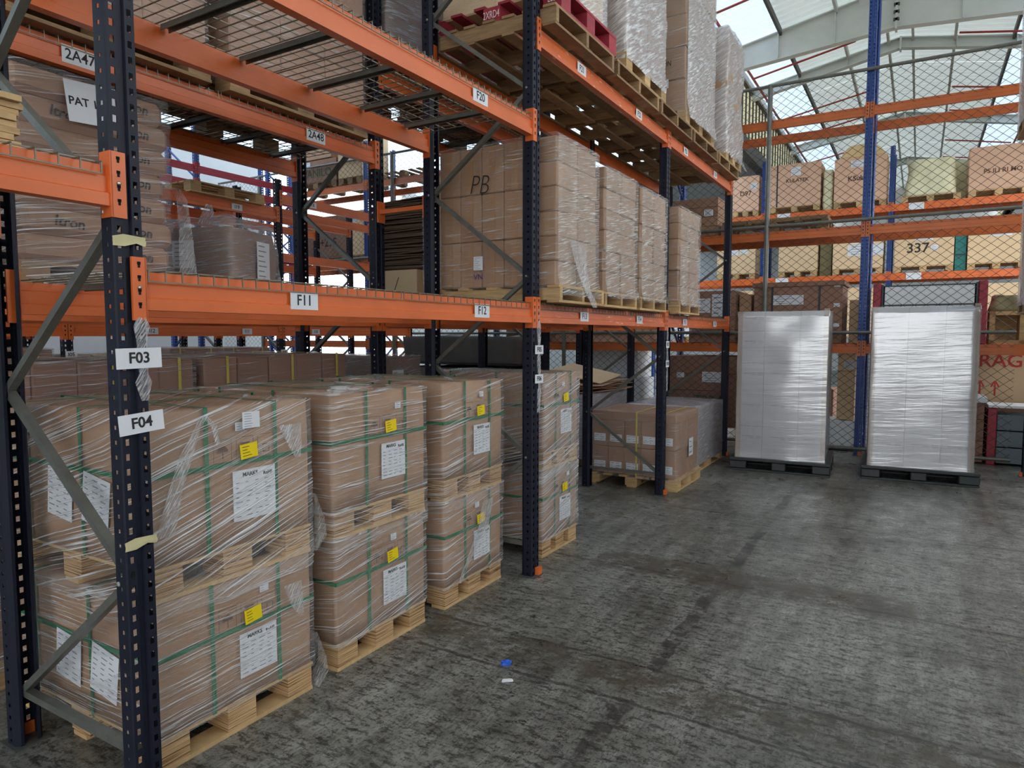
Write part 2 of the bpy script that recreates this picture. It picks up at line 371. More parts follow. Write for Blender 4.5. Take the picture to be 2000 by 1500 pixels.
def ribbon(pts, w, wdir, mat, name, parent, crumple=0.01):
    """a crumpled strip of film along pts, w wide along wdir"""
    m = MB(); wd = Vector(wdir); n = 5
    for i, (p, ws) in enumerate(pts):
        for k in range(n):
            t = k / (n - 1) - 0.5
            o = Vector(p) + wd * (t * w * ws)
            o += Vector((noise.noise(o * 30 + Vector((k * 3.1, i, 0))), noise.noise(o * 30 + Vector((0, k * 5, i))), 0)) * crumple
            m.v.append(tuple(o))
    for i in range(len(pts) - 1):
        for k in range(n - 1):
            a = i * n + k; m.f.append((a, a + 1, a + n + 1, a + n))
    return m.build(name, mat, parent, smooth=True)

# ------------------------------------------------------------------ setting
fl = MB().box(-30, 30, -20, 60, -0.2, 0).build('floor', 'floor_concrete'); tag(fl, kind='structure')
RX, RZ, SL = 1.66, 8.45, 0.19
XL, XR, Y0, Y1 = -1.56, 4.88, -8.0, 36.0
ceil = thing('ceiling', None, None, (0, 0, 0)); tag(ceil, kind='structure')
def slope_z(x): return RZ - SL * abs(x - RX)
def sheet(xa, xb, ya, yb, name, mat):
    """trapezoid-ribbed sheet; ribs run down the slope"""
    m = MB(); y = ya; prof = []
    while y < yb: prof += [(y, 0), (y + 0.13, 0), (y + 0.15, 0.06), (y + 0.21, 0.06), (y + 0.23, 0)]; y += 0.25
    for x in (xa, xb): m.v += [(x, yy, slope_z(x) + zz) for yy, zz in prof]
    n = len(prof)
    for i in range(n - 1): m.f.append((i, i + 1, n + i + 1, n + i))
    return m.build(name, mat, ceil)
yy = Y0
while yy < Y1:
    ye = min(yy + 4.0, Y1)
    sheet(-0.45, RX, yy, ye, 'roof_sheet', 'roof_sheet'); sheet(RX, 3.75, yy, ye, 'roof_sheet', 'roof_sheet')
    sheet(XL - 0.1, -0.45, yy, ye, 'skylight_sheet', 'skylight'); sheet(3.75, XR + 0.1, yy, ye, 'skylight_sheet', 'skylight')
    yy += 4.0
for x, mt in ((-1.5, 'purlin'), (-0.45, 'purlin_dark'), (0.6, 'purlin'), (1.42, 'purlin'), (1.90, 'purlin'), (2.7, 'purlin'), (3.75, 'purlin_dark'), (4.8, 'purlin')):
    z = slope_z(x); MB().box(x - 0.025, x + 0.025, Y0, Y1, z - 0.14, z - 0.01).build('purlin', mt, ceil)
def rafter(y, dap, dev, flat):
    """two tapered I-beams meeting at the ridge; dap/dev: depth at apex and eave"""
    for s, xe in ((-1, XL), (1, XR)):
        m = MB(); za, ze = RZ - 0.06, slope_z(xe) - 0.06
        top = [(RX, za), (xe, ze)]; bot = [(RX, za - dap), (xe, ze - dev)]
        def strip(a, b, h0, h1, t):   # a->b edge line, thickness band h0..h1 below, y half width t
            (xa, z_a), (xb, z_b) = a, b; v = len(m.v)
            for yv in (y - t, y + t): m.v += [(xa, yv, z_a + h0), (xb, yv, z_b + h0), (xb, yv, z_b + h1), (xa, yv, z_a + h1)]
            m.f += [tuple(v + i for i in q) for q in ((0, 1, 2, 3), (7, 6, 5, 4), (0, 4, 5, 1), (1, 5, 6, 2), (2, 6, 7, 3), (3, 7, 4, 0))]
        strip(top[0], top[1], -0.02, 0, 0.09); strip(bot[0], bot[1], 0, 0.02, 0.09)
        v = len(m.v)
        for yv in (y - 0.006, y + 0.006): m.v += [(RX, yv, za), (xe, yv, ze), (xe, yv, bot[1][1]), (RX, yv, bot[0][1])]
        m.f += [(v, v + 1, v + 2, v + 3), (v + 7, v + 6, v + 5, v + 4)]
        m.build('rafter', 'rafter', ceil)
        for k in range(1, 3):
            x = RX + (xe - RX) * k / 3; zt = za + (ze - za) * k / 3; d = dap + (dev - dap) * k / 3
            MB().box(x - 0.01, x + 0.01, y - 0.09, y + 0.09, zt - d, zt).build('rafter_stiffener', 'rafter', ceil)
    MB().box(RX - 0.02, RX + 0.02, y - 0.11, y + 0.11, RZ - dap - 0.1, RZ - 0.06).build('apex_plate', 'rafter', ceil)
    if flat:
        b = MB()
        for i in range(5):
            for s in (-1, 1): b.box(RX - 0.05, RX + 0.05, y - 0.11 if s < 0 else y + 0.07, y - 0.07 if s < 0 else y + 0.11, RZ - 0.75 + i * 0.14, RZ - 0.70 + i * 0.14)
        b.build('apex_bolts', 'galv_dark', ceil)
rafter(15.5, 0.80, 0.46, True)
for y in (18.2, 24.2, 30.2): rafter(y, 0.24, 0.24, False)
MB().box(RX - 0.62, RX - 0.1, 14.2, 15.2, RZ - 0.42, RZ - 0.40).build('skylight_panel', 'white_panel', ceil)
MB().box(RX + 0.02, RX + 0.30, 14.2, 15.2, RZ - 0.30, RZ - 0.28).build('skylight_panel', 'white_panel', ceil)
def pipe(pts, r, label, group=None):
    m = MB()
    for a, b in zip(pts[:-1], pts[1:]): m.tube(a, b, r, 6)
    o = m.build('sprinkler_pipe', 'pipe_red'); tag(o, label, 'pipe', group); return o
for i, y in enumerate((13.2, 16.9, 20.5, 22.6, 26.0, 28.4)):
    pipe([(-1.25, y, slope_z(-1.25) - 0.27), (0.85, y, slope_z(0.85) - 0.27)], 0.022,
         '%s thin red sprinkler pipe under the left roof slope, counted from the camera' % ['first', 'second', 'third', 'fourth', 'fifth', 'sixth'][i], 'sprinkler pipes on the roof')
    pipe([(2.75, y + 0.5, slope_z(2.75) - 0.27), (4.5, y + 0.5, slope_z(4.5) - 0.27)], 0.022,
         '%s thin red sprinkler pipe under the right roof slope, counted from the camera' % ['first', 'second', 'third', 'fourth', 'fifth', 'sixth'][i], 'sprinkler pipes on the roof')
pipe([(-1.25, 12.0, slope_z(-1.25) - 0.31), (-1.25, 34, slope_z(-1.25) - 0.31)], 0.03, 'long red sprinkler main along the left skylights towards the far end')
pipe([(4.55, 12.0, slope_z(4.55) - 0.31), (4.55, 34, slope_z(4.55) - 0.31)], 0.03, 'long red sprinkler main along the right skylights towards the far end')
# clerestory louvres between the high roof and the low side roof
for nwin, xw in (('window_1', -1.60), ('window_2', 4.95)):
  win = thing(nwin, None, None); tag(win, kind='structure'); y = -7.6
  while y < 35.5:
    piece('pane', (0.02, 0.36, 1.16), 'louvre', win, (xw, y + 0.2, 7.10))
    piece('mullion', (0.05, 0.04, 1.2), 'purlin_dark', win, (xw + 0.02, y, 7.10)); y += 0.40
  for z in (6.48, 7.72): piece('window_rail', (0.10, 43, 0.08), 'purlin_dark', win, (xw + 0.02, 14, z))
lw = MB().box(-8.4, -1.62, -8, 10.4, 6.26, 6.36).box(-8.4, -1.62, 18.0, 36, 6.26, 6.36).build('ceiling_2', 'low_roof'); tag(lw, kind='structure')
lw = MB().box(-8.4, -1.62, 10.4, 18.0, 6.29, 6.31).build('added_skylight', 'skylight_bright'); tag(lw, kind='structure')  # skylight strip added in the low roof to brighten the cross aisle
lw = MB().box(-12.2, -8.4, -8, 36, 6.28, 6.32).build('window_3', 'skylight_bright'); tag(lw, kind='structure')
g = MB().box(-1.75, -1.5, 4, 36, 6.10, 6.44).build('trim_1', 'purlin_dark'); tag(g, kind='structure')
wl = MB().box(-12.4, -12.2, -8, 11.9, 0, 6.4).box(-12.4, -12.2, 17.6, 36, 0, 6.4).box(-12.4, -12.2, 11.9, 17.6, 6.2, 6.4).build('wall_left', 'wall'); tag(wl, kind='structure')
# right wall gaps added to let in daylight: near camera, high band, cross aisle
wr = MB().box(5.0, 5.2, -2.5, 11.9, 0, 3.0).box(5.0, 5.2, -2.5, 3.0, 3.0, 6.2).box(5.0, 5.2, 17.6, 36, 0, 6.44).box(5.0, 5.2, -8, 36, 6.1, 6.44).build('wall_right', 'wall'); tag(wr, kind='structure')
wf = MB().box(-12.4, 0.6, -8.2, -8, 0, 6.4).box(0.6, 5.2, -8.2, -8, 5.6, 8.4).build('wall_front', 'wall'); tag(wf, kind='structure')  # unseen wall behind the camera, added to block light, with a daylight opening
wb = MB().box(-12.4, 5.2, 36, 36.2, 0, 8.6).build('wall_back', 'wall'); tag(wb, kind='structure')

# ------------------------------------------------------------------ racking
def upright_mesh(h, mat):
    k = ('u', h, mat)
    if k in CACHE: return CACHE[k]
    m = MB(); hw, dp, g = 0.05, 0.085, 0.010; pitch = 0.05
    def col_holes(p0, p1, z0, z1, hh, off):   # strip between edge points p0->p1 (xy), holes cut every pitch
        z = z0
        while z < z1 - 1e-6:
            b, t = z + off + hh, min(z + pitch + off, z1)
            lo = z0 if z == z0 else None
            if lo is not None: m.quad((*p0, z0), (*p1, z0), (*p1, z0 + off), (*p0, z0 + off))
            if b < z1: m.quad((*p0, b), (*p1, b), (*p1, t), (*p0, t))
            z += pitch
    def strip(p0, p1): m.quad((*p0, 0), (*p1, 0), (*p1, h), (*p0, h))
    # front face at x=0 with centre groove, y from -hw to hw
    for s in (-1, 1):
        pts = [(-g, 0), (-g, s * 0.010), (0, s * 0.014), (0, s * 0.022), (0, s * 0.036), (-0.0, s * 0.046), (-0.006, s * hw), (-0.028, s * hw), (-0.041, s * hw), (-dp + 0.02, s * hw), (-dp, s * 0.036), (-dp, s * 0.024)]
        for i in range(len(pts) - 1):
            a, b = pts[i], pts[i + 1]
            if i == 3: col_holes(a, b, 0, h, 0.022, 0.014)
            elif i == 7: col_holes(a, b, 0, h, 0.013, 0.018)
            else: strip(a, b)
    CACHE[k] = m.mesh('upright', mat); return CACHE[k]
BR = [(-0.014, -0.016), (0.014, -0.016), (0.014, -0.010), (-0.006, -0.010), (-0.006, 0.010), (0.014, 0.010), (0.014, 0.016), (-0.014, 0.016)]
class Rack:
    """local frame: front faces local +x at x=0, row runs along local y"""
    def __init__(s, o, rz, up, be, depth=0.92, group='', br='galv'):
        s.o = Vector(o); s.rz = rz; s.up = up; s.be = be; s.d = depth; s.g = group; s.br = br
    def w(s, x, y, z=0): return s.o + Matrix.Rotation(R(s.rz), 3, 'Z') @ Vector((x, y, z))
    def frame(s, y, h, label, mirror=False, base=True):
        t = thing('rack_frame', label, 'rack frame', s.w(0, y), s.rz, s.g + ' frames'); me = upright_mesh(h, s.up)
        u = put('upright', me, t); u2 = put('upright', me, t, (-s.d, 0, 0), (0, 0, R(180)))
        xf, xr = -0.05, -s.d + 0.05; zs = [0.22 + 0.62 * i for i in range(20) if 0.22 + 0.62 * i < h - 0.05]
        side = 0 if mirror else 1
        for i in range(len(zs) - 1):
            a, b = (xf, xr) if (i % 2 == 0) == mirror else (xr, xf)
            kk = ('br', s.d, a, round(zs[i], 3), s.br)
            if kk not in CACHE: CACHE[kk] = MB().sweep(BR, (a, 0, zs[i]), (b, 0, zs[i + 1]), (0, 1, 0)).mesh('brace', s.br)
            put('brace', CACHE[kk], t)
            bx = -0.02 if b == xf else -s.d + 0.02
            piece('brace_bolt', (0.016, 0.112, 0.016), 'bolt', t, (b, 0, zs[i + 1]), c=0.004)
        kk = ('bh', s.d, s.br)
        if kk not in CACHE: CACHE[kk] = MB().sweep(BR, (xf, 0, 0.22), (xr, 0, 0.22), (0, 1, 0)).mesh('brace', s.br)
        put('brace', CACHE[kk], t)
        if base:
            for x, dr in ((-0.035, 1), (-s.d + 0.035, -1)):
                piece('foot_plate', (0.13, 0.13, 0.008), 'galv_dark', t, (x, 0, 0.004))
                piece('foot_guard', (0.03, 0.05, 0.05), s.be, t, (x + dr * 0.045, 0.028, 0.033))
        return t
    def beam(s, y0, y1, z, label, rear=False, tags=(), mat=None, hb=0.13, step=True):
        """beam between uprights centred at y0 and y1, top at z; tags: (text, y)"""
        mat = mat or s.be; x0 = -s.d + 0.06 if rear else 0.0
        Ln = y1 - y0 - 0.1
        t = thing('rack_beam', label, 'rack beam', s.w(x0, y0 + 0.05, z - hb), s.rz, s.g + ' beams')
        kk = ('b', round(Ln, 3), mat, hb)
        if kk not in CACHE:
            prof = [(-0.05, 0), (0.0, 0), (0.0, hb * 0.30), (-0.010, hb * 0.34), (-0.010, hb * 0.72), (-0.022, hb * 0.76), (-0.022, hb), (-0.05, hb)]
            m = MB(); n = len(prof)
            for y in (0, Ln): m.v += [(a, y, b) for a, b in prof]
            for i in range(n): m.f.append((i, (i + 1) % n, n + (i + 1) % n, n + i))
            m.f.append(tuple(reversed(range(n)))); m.f.append(tuple(range(n, 2 * n))); CACHE[kk] = m.mesh('beam_body', mat)
        b = put('beam_body', CACHE[kk], t)
        kc = ('c', mat, hb)
        if kc not in CACHE:
            m = MB(); m.box(-0.004, 0.006, -0.046, 0.002, hb - 0.165, hb + 0.045); m.box(-0.055, 0.006, -0.002, 0.004, hb - 0.165, hb + 0.045)
            kh = MB()
            for q in range(4):
                zz = hb + 0.010 - q * 0.045; kh.box(0.0045, 0.0068, -0.026, -0.018, zz, zz + 0.020); kh.box(0.0045, 0.0068, -0.028, -0.016, zz + 0.010, zz + 0.020)
            CACHE[kc] = (m.mesh('connector', mat), kh.mesh('keyholes', 'hole'))
        for y, fl_ in ((0, 1), (Ln, -1)):
            c = put('connector', CACHE[kc][0], t, (0, y, 0)); c.scale = (1, fl_, 1)
            if not rear: hkey = put('keyholes', CACHE[kc][1], c)
            if not rear: piece('lock_pin', (0.012, 0.012, 0.012), 'bolt', t, (0.008, y - fl_ * 0.022, hb - 0.055), c=0.004)
        for tx, ty, wd in tags:
            yl = ty - y0 - 0.05
            lb = piece('location_label', (0.0015, wd, wd * 0.5), 'paper', t, (0.0012 if not rear else 0.0012, yl, hb * 0.47), (0, 0, 0))
            text(tx, wd * 0.42, 'ink', lb, (0.0012, 0, 0), 'x', bold=0.0008, squeeze=0.92)
        return t
    def deck(s, y0, y1, z, label, parts=2, lip=True, x1=None):
        """wire mesh decks hanging over the front beam"""
        ys = y0 + 0.06; span = (y1 - y0 - 0.12) / parts
        for p_ in range(parts):
            t = thing('wire_deck', label % (['near', 'far', 'farthest'][p_]), 'wire deck', s.w(0, ys + p_ * span, z), s.rz, s.g + ' decks')
            Lp = span - 0.02; kk = ('d', round(Lp, 3), s.d)
            if kk not in CACHE:
                m = MB(); r = 0.0022; n = int(Lp / 0.062)
                for i in range(n + 1):
                    y = i * Lp / n
                    m.box(-s.d + 0.01, 0.006, y - r, y + r, 0.002, 0.002 + 2 * r); m.box(0.002, 0.006, y - r, y + r, -0.034, 0.004)
                for i in range(10):
                    x = -s.d + 0.03 + i * (s.d - 0.06) / 9; m.box(x - r, x + r, 0, Lp, 0.006, 0.006 + 2 * r)
                m.box(0.002, 0.0065, 0, Lp, -0.036, -0.0315)
                CACHE[kk] = m.mesh('wire_grid', 'wire')
            g_ = put('wire_grid', CACHE[kk], t); g_['kind'] = 'stuff'
            for q in (0.17, 0.5, 0.83):
                kc = ('ch', s.d)
                if kc not in CACHE:
                    CACHE[kc] = MB().sweep([(-0.022, -0.012), (-0.018, -0.012), (-0.018, 0.010), (0.018, 0.010), (0.018, -0.012), (0.022, -0.012), (0.022, 0.014), (-0.022, 0.014)], (-0.055, 0, 0), (-s.d + 0.055, 0, 0)).mesh('support_channel', 'galv')
                put('support_channel', CACHE[kc], t, (0, q * Lp, -0.014))
YA, YB, YC, YD = 1.31, 4.10, 6.90, 9.63
F = Rack((0, 0, 0), 0, 'navy', 'orange', 0.92, 'front row rack')
fA = F.frame(YA, 6.2, 'dark blue rack frame in the left foreground carrying signs F03 and F04')
fB = F.frame(YB, 6.2, 'dark blue rack frame carrying small signs F05 and F06')
fC = F.frame(YC, 3.79, 'dark blue rack frame beside the yellow-strapped floor load', mirror=True)
fD = F.frame(YD, 3.79, 'dark blue rack frame at the far end of the front row', mirror=True)
def sign(frame, txt, z, w_, h_, dy=0.0, tilt=0):
    s = piece('location_sign', (0.002, w_, h_), 'paper', frame, (0.010, dy, z), (R(tilt), 0, 0))
    text(txt, h_ * 0.74, 'ink', s, (0.0015, 0, 0), 'x', bold=0.0012)
sign(fA, 'F03', 1.604, 0.155, 0.068, 0.015, 1); sign(fA, 'F04', 1.387, 0.155, 0.068, 0.015, 4)
sign(fB, 'F05', 1.582, 0.115, 0.060, 0.03); sign(fB, 'F06', 1.382, 0.115, 0.060, 0.03)
sign(fC, 'F07', 1.585, 0.10, 0.07, 0.03); sign(fC, 'F08', 1.385, 0.10, 0.07, 0.03)
for f_, zz in ((fA, 1.99), (fA, 0.98)):
    ribbon([((0.006, -0.055, zz - 0.005), 1), ((0.008, -0.02, zz), 1.3), ((0.008, 0.02, zz + 0.005), 0.8), ((0.006, 0.055, zz), 1)], 0.03, (0, 0, 1), 'masking', 'tape_strip', f_, 0.004)
for f_, z0, z1, yy_ in ((fA, 1.46, 1.74, 0.03), (fB, 1.15, 1.78, 0.032), (fC, 1.1, 1.75, 0.03)):
    ribbon([((0.008, yy_, z0 + (z1 - z0) * q / 9), 0.8 + 0.3 * (q % 3)) for q in range(10)], 0.038, (0, 1, 0), 'film_tail', 'film_wrap', f_, 0.006)
Z1, Z2, Z3 = 1.895, 3.135, 3.74
F.beam(YA, YB, Z1, 'front orange beam with signs F11 and F12', tags=(('F11', 2.055, 0.15), ('F12', 3.43, 0.16)))
F.beam(YA, YB, Z1, 'orange back beam right behind the F11 and F12 beam', True)
F.beam(YA, YB, Z2, 'high front orange beam with sign F20', tags=(('F20', 3.42, 0.155),))
F.beam(YA, YB, Z2, 'high orange back beam behind the F20 beam', True)
F.beam(YB, YC, Z1, 'front orange beam with signs F13 and F14', tags=(('F13', 4.886, 0.15), ('F14', 6.113, 0.15)), mat='orange_worn')
F.beam(YB, YC, Z1, 'orange back beam behind the F13 and F14 beam', True)
F.beam(YB, YC, Z3, 'high scuffed orange front beam with signs F21 and F22', tags=(('F21', 4.805, 0.15), ('F22', 6.028, 0.15)), mat='orange_worn')
F.beam(YB, YC, Z3, 'high orange back beam behind the F21 and F22 beam', True)
F.beam(YC, YD, Z1, 'front orange beam with signs F15 and F16', tags=(('F15', 7.556, 0.15), ('F16', 8.858, 0.15)), mat='orange_worn')
F.beam(YC, YD, Z1, 'orange back beam behind the F15 and F16 beam', True)
F.beam(YC, YD, Z3, 'high scuffed orange front beam with signs F23 and F24', tags=(('F23', 7.479, 0.15), ('F24', 8.728, 0.15)), mat='orange_worn')
F.beam(YC, YD, Z3, 'high orange back beam behind the F23 and F24 beam', True)
F.beam(YA - 2.8, YA, 2.225, 'orange front beam ending at the left edge of the F03 frame')
F.beam(YA - 2.8, YA, 2.225, 'orange back beam behind the front beam at the left edge', True)
F.deck(YA, YB, Z1, '%s wire mesh deck behind the F11 and F12 beam'); F.deck(YA, YB, Z2, '%s empty wire mesh deck seen from below behind the F20 beam')
F.deck(YB, YC, Z1, '%s wire mesh deck behind the F13 and F14 beam'); F.deck(YC, YD, Z1, '%s wire mesh deck behind the F15 and F16 beam')
F.deck(YA - 2.8, YA, 2.225, '%s wire mesh deck on the beam at the left edge')
G = Rack((-1.38, 0, 0), 0, 'navy', 'orange', 0.92, 'second row rack')
G.frame(YA, 6.2, 'dark blue second row frame hidden behind the foreground frame')
G.frame(YB, 6.2, 'dark blue second row frame behind the beam ends of 2A48')
G.frame(YC, 6.2, 'dark blue second row frame behind the F05 frame', mirror=True)
G.frame(YD, 3.79, 'dark blue second row frame near the chain-link fence', mirror=True)
for i, (a, b, nm) in enumerate(((YA, YB, 'nearest'), (YB, YC, 'middle'), (YC, YD, 'farthest'))):
    G.beam(a, b, 1.88, 'low orange front beam of the second row, %s bay' % nm)
    G.beam(a, b, 1.88, 'low orange back beam of the second row, %s bay' % nm, True)
    if i < 2:
        zg = 3.12 if i == 0 else 3.74
        G.beam(a, b, zg, 'high orange beam with signs 2A47 and 2A48' if i == 0 else 'high orange front beam of the second row, middle bay', tags=(('2A47', 1.907, 0.17), ('2A48', 3.453, 0.17)) if i == 0 else ())
        G.beam(a, b, zg, 'high orange back beam of the second row, %s bay' % nm, True)
        G.deck(a, b, zg, '%%s high wire deck of the second row, %s bay' % nm)
    G.deck(a, b, 1.88, '%%s low wire deck of the second row, %s bay' % nm)
for y, z, lb in ((YB, 2.63, 'short orange spacer bar tying the first two rows together behind the F12 sign'), (YB, 4.6, 'short orange spacer bar tying the first two rows together near the roof'), (YC, 2.63, 'short orange spacer bar tying the first two rows together behind the PB load')):
    t = thing('row_spacer', lb, 'spacer bar', (-1.15, y, z), 0, 'row spacers')
    piece('spacer_bar', (0.44, 0.04, 0.03), 'orange', t, (0, 0, 0)); piece('end_plate', (0.012, 0.08, 0.16), 'orange', t, (-0.222, 0, 0)); piece('end_plate', (0.012, 0.08, 0.16), 'orange', t, (0.222, 0, 0))
I1, I2, I3 = 3.77, 6.57, 9.37
H = Rack((-5.38, 0, 0), 0, 'navy', 'orange', 0.92, 'third row rack')
J = Rack((-6.75, 0, 0), 0, 'navy', 'orange', 0.92, 'fourth row rack')
for rk, nm in ((H, 'third'), (J, 'fourth')):
    for y, pos in ((I1 - 2.8, 'nearest'), (I1, 'second'), (I2, 'third'), (I3, 'last')):
        f_ = rk.frame(y, 3.82, 'dark blue %s row frame, %s along the row' % (nm, pos), mirror=(y > 6))
        if rk is H and y == I1: sign(f_, 'I05', 1.478, 0.115, 0.075, 0.02)
        if rk is H and y == I2: sign(f_, 'I08', 1.445, 0.115, 0.075, 0.02)
    for a, b, pos, zt in ((I1 - 2.8, I1, 'first', 3.40), (I1, I2, 'second', 3.40), (I2, I3, 'third', 3.63)):
        tg = ()
        if rk is H: tg = {'first': (), 'second': (('I12', 4.682, 0.15), ('I11', 5.988, 0.15)), 'third': (('I10', 7.185, 0.15),)}[pos]
        tg2 = ()
        if rk is H: tg2 = {'first': (), 'second': (('I19', 5.883, 0.16),), 'third': (('I18', 7.166, 0.16),)}[pos]
        rk.beam(a, b, 1.80, 'low orange front beam of the %s row, %s bay' % (nm, pos), tags=tg)
        rk.beam(a, b, 1.80, 'low orange back beam of the %s row, %s bay' % (nm, pos), True)
        rk.beam(a, b, zt, 'high orange front beam of the %s row, %s bay' % (nm, pos), tags=tg2)
        rk.beam(a, b, zt, 'high orange back beam of the %s row, %s bay' % (nm, pos), True)
        if pos != 'first': rk.beam(a, b, 2.95, 'middle orange back beam of the %s row, %s bay' % (nm, pos), True)
# crimson racking by the left wall
K = Rack((-9.2, 0, 0), 0, 'blue', 'crimson', 0.9, 'crimson wall rack', 'blue')
for y, pos in ((5.2, 'nearest'), (8.0, 'middle'), (10.3, 'last')): K.frame(y, 5.6, 'blue frame of the crimson wall rack, %s' % pos)
for a, b, pos in ((5.2, 8.0, 'near'), (8.0, 10.3, 'far')):
    for z, zn in ((4.79, 'highest'), (4.50, 'second highest'), (3.3, 'third highest')):
        K.beam(a, b, z, 'crimson front beam by the left wall, %s, %s bay' % (zn, pos)); K.beam(a, b, z - 0.1, 'crimson back beam by the left wall, %s, %s bay' % (zn, pos), True)
# blue racking behind the chain-link fence; row runs along world x
YF = 10.6
Bk = Rack((0, YF, 0), -90, 'blue', 'orange_old', 0.9, 'blue cross rack', 'blue')
XS = [-10.7, -7.52, -4.4, -1.23, 1.57, 4.37]
for x, pos in zip(XS, ('behind the left wall rack', 'behind the flattened carton pile', 'behind the grey bundles', 'behind the far end of the front row', 'between the two white wrapped loads', 'beyond the right edge')):
    Bk.frame(x, 7.4 if abs(x - 1.57) < 0.1 else 5.6, 'blue cross rack frame %s' % pos)
for i in range(5):
    pos = ['first', 'second', 'third', 'fourth', 'fifth'][i]; a, b = XS[i], XS[i + 1]
    for z, zn in ((1.56, 'low'), (3.19, 'middle'), (4.78, 'top')):
        if z > 4 and i == 2: continue
        Bk.beam(a, b, z, '%s orange front beam of the cross rack, %s bay from the left' % (zn, pos))
        Bk.beam(a, b, z, '%s orange back beam of the cross rack, %s bay from the left' % (zn, pos), True)
# far rack with the crates
Q = Rack((0, 18.0, 0), -90, 'blue', 'orange_old', 1.0, 'far crate rack', 'blue')
for x, pos in ((-3.98, 'leftmost'), (-1.18, 'second from left'), (1.60, 'third from left'), (4.40, 'rightmost')): Q.frame(x, 5.97, 'blue far crate rack frame, %s' % pos)
for a, b, pos in ((-3.98, -1.18, 'left'), (-1.18, 1.60, 'middle'), (1.60, 4.40, 'right')):
    for z, zn in ((1.5, 'lowest'), (3.10, 'middle'), (4.66, 'upper')):
        Q.beam(a, b, z, '%s bright orange front beam of the far crate rack, %s bay' % (zn, pos), tags=(('', b - 2.3, 0.3),) if z > 2 else (), mat='orange', hb=0.16)
        Q.beam(a, b, z, '%s orange back beam of the far crate rack, %s bay' % (zn, pos), True, hb=0.16)
# right hand row, its edge only in view
Rr = Rack((3.36, 0, 0), 180, 'navy', 'orange', 0.92, 'right row rack')
for y, pos in ((-10.02, 'at the right edge of the view'), (-7.22, 'just outside the right edge')): Rr.frame(y, 6.0, 'dark blue frame of the right row %s' % pos)
for z, zn in ((1.9, 'low'), (3.74, 'high')):
    Rr.beam(-10.02, -7.22, z, '%s front beam of the right row' % zn); Rr.beam(-10.02, -7.22, z, '%s back beam of the right row' % zn, True)
# chain-link fence
fen = thing('chain_link_fence', 'grey chain-link fence with pipe rails across the end of the aisle', 'fence', (0, YF + 0.02, 0))
m = MB(); x0, x1, z0, z1 = -12.1, 3.3, 0.12, 5.24; p = 0.135; sl = 0.8
for s in (1, -1):
    c = x0 - (z1 - z0) / sl - p
    while c < x1 + (z1 - z0) / sl:
        if s > 0: a, b = (c, z0), (c + (z1 - z0) / sl, z1)
        else: a, b = (c, z1), (c + (z1 - z0) / sl, z0)
        ta, tb = 0.0, 1.0; dx = b[0] - a[0]
        if a[0] < x0: ta = (x0 - a[0]) / dx
        if b[0] > x1: tb = (x1 - a[0]) / dx
        if tb > ta: m.tube((a[0] + dx * ta, s * 0.003, a[1] + (b[1] - a[1]) * ta), (a[0] + dx * tb, s * 0.003, a[1] + (b[1] - a[1]) * tb), 0.0028, 4)
        c += p
g = m.build('chain_link_mesh', 'chain', fen); g['kind'] = 'stuff'
for z in (5.25, 3.26, 1.72, 0.10): MB().tube((x0, -0.045, z), (x1, -0.045, z), 0.024, 8).build('rail', 'galv', fen)
for x in (-10.69, -6.78, -3.0, 0.287): MB().tube((x, -0.04, 0), (x, -0.04, 5.27), 0.035, 8).build('post', 'galv', fen)
# ------------------------------------------------------------------ loads
def pallet(t, dx, dy, z, mat='wood', bmat=None, h=0.135, boards=5, across='y', solid=False, style='block', runners=True):
    """wooden pallet pieces under thing t; dx, dy footprint; deck boards run along `across`"""
    bmat = bmat or mat
    td = 0.018
    if style == 'stringer':      # three or four stringers along x with deck boards across y, top and bottom
        for k in range(3): piece('stringer', (dx, 0.04, h - 2 * td), bmat, t, (0, (k - 1) * (dy / 2 - 0.03), z + h / 2))
        n = boards
        for k in range(n):
            x = -dx / 2 + 0.05 + k * (dx - 0.1) / (n - 1)
            piece('deck_board', (0.095, dy, td), mat, t, (x, 0, z + h - td / 2))
            if k % 2 == 0: piece('bottom_board', (0.095, dy, td), mat, t, (x, 0, z + td / 2))
        return z + h
    hb = h - 2 * td if not solid else h - 0.012 - td
    if solid: piece('deck_sheet', (dx, dy, 0.012), 'ply_sheet', t, (0, 0, z + h - 0.006))
    else:
        n = boards
        for k in range(n):
            if across == 'y':
                x = -dx / 2 + 0.05 + k * (dx - 0.1) / (n - 1); piece('deck_board', (0.095, dy, td), mat, t, (x, 0, z + h - td / 2))
            else:
                y = -dy / 2 + 0.05 + k * (dy - 0.1) / (n - 1); piece('deck_board', (dx, 0.095, td), mat, t, (0, y, z + h - td / 2))
    for i in range(3):
        for j in range(3):
            piece('pallet_block', (0.14, 0.14, hb), bmat, t, ((i - 1) * (dx / 2 - 0.075), (j - 1) * (dy / 2 - 0.075), z + td + hb / 2))
        if runners: piece('bottom_board', (0.10, dy, td), 'ply_sheet' if solid else mat, t, ((i - 1) * (dx / 2 - 0.055), 0, z + td / 2))
    return z + h
def cartons(t, dx, dy, z0, z1, nx, ny, nz, mat='card', c=0.008, jit=0.004, gap=0.003, name='carton', faces='all'):
    """outer cartons of a stack, each its own part"""
    sx, sy, sz = dx / nx, dy / ny, (z1 - z0) / nz
    for i in range(nx):
        for j in range(ny):
            for k in range(nz):
                if 0 < i < nx - 1 and 0 < j < ny - 1 and k < nz - 1: continue
                r = lambda: random.uniform(-jit, jit)
                piece(name, (sx - gap, sy - gap, sz - gap), mat, t, (-dx / 2 + sx * (i + 0.5) + r(), -dy / 2 + sy * (j + 0.5) + r(), z0 + sz * (k + 0.5)), (0, 0, r() * 2), c)
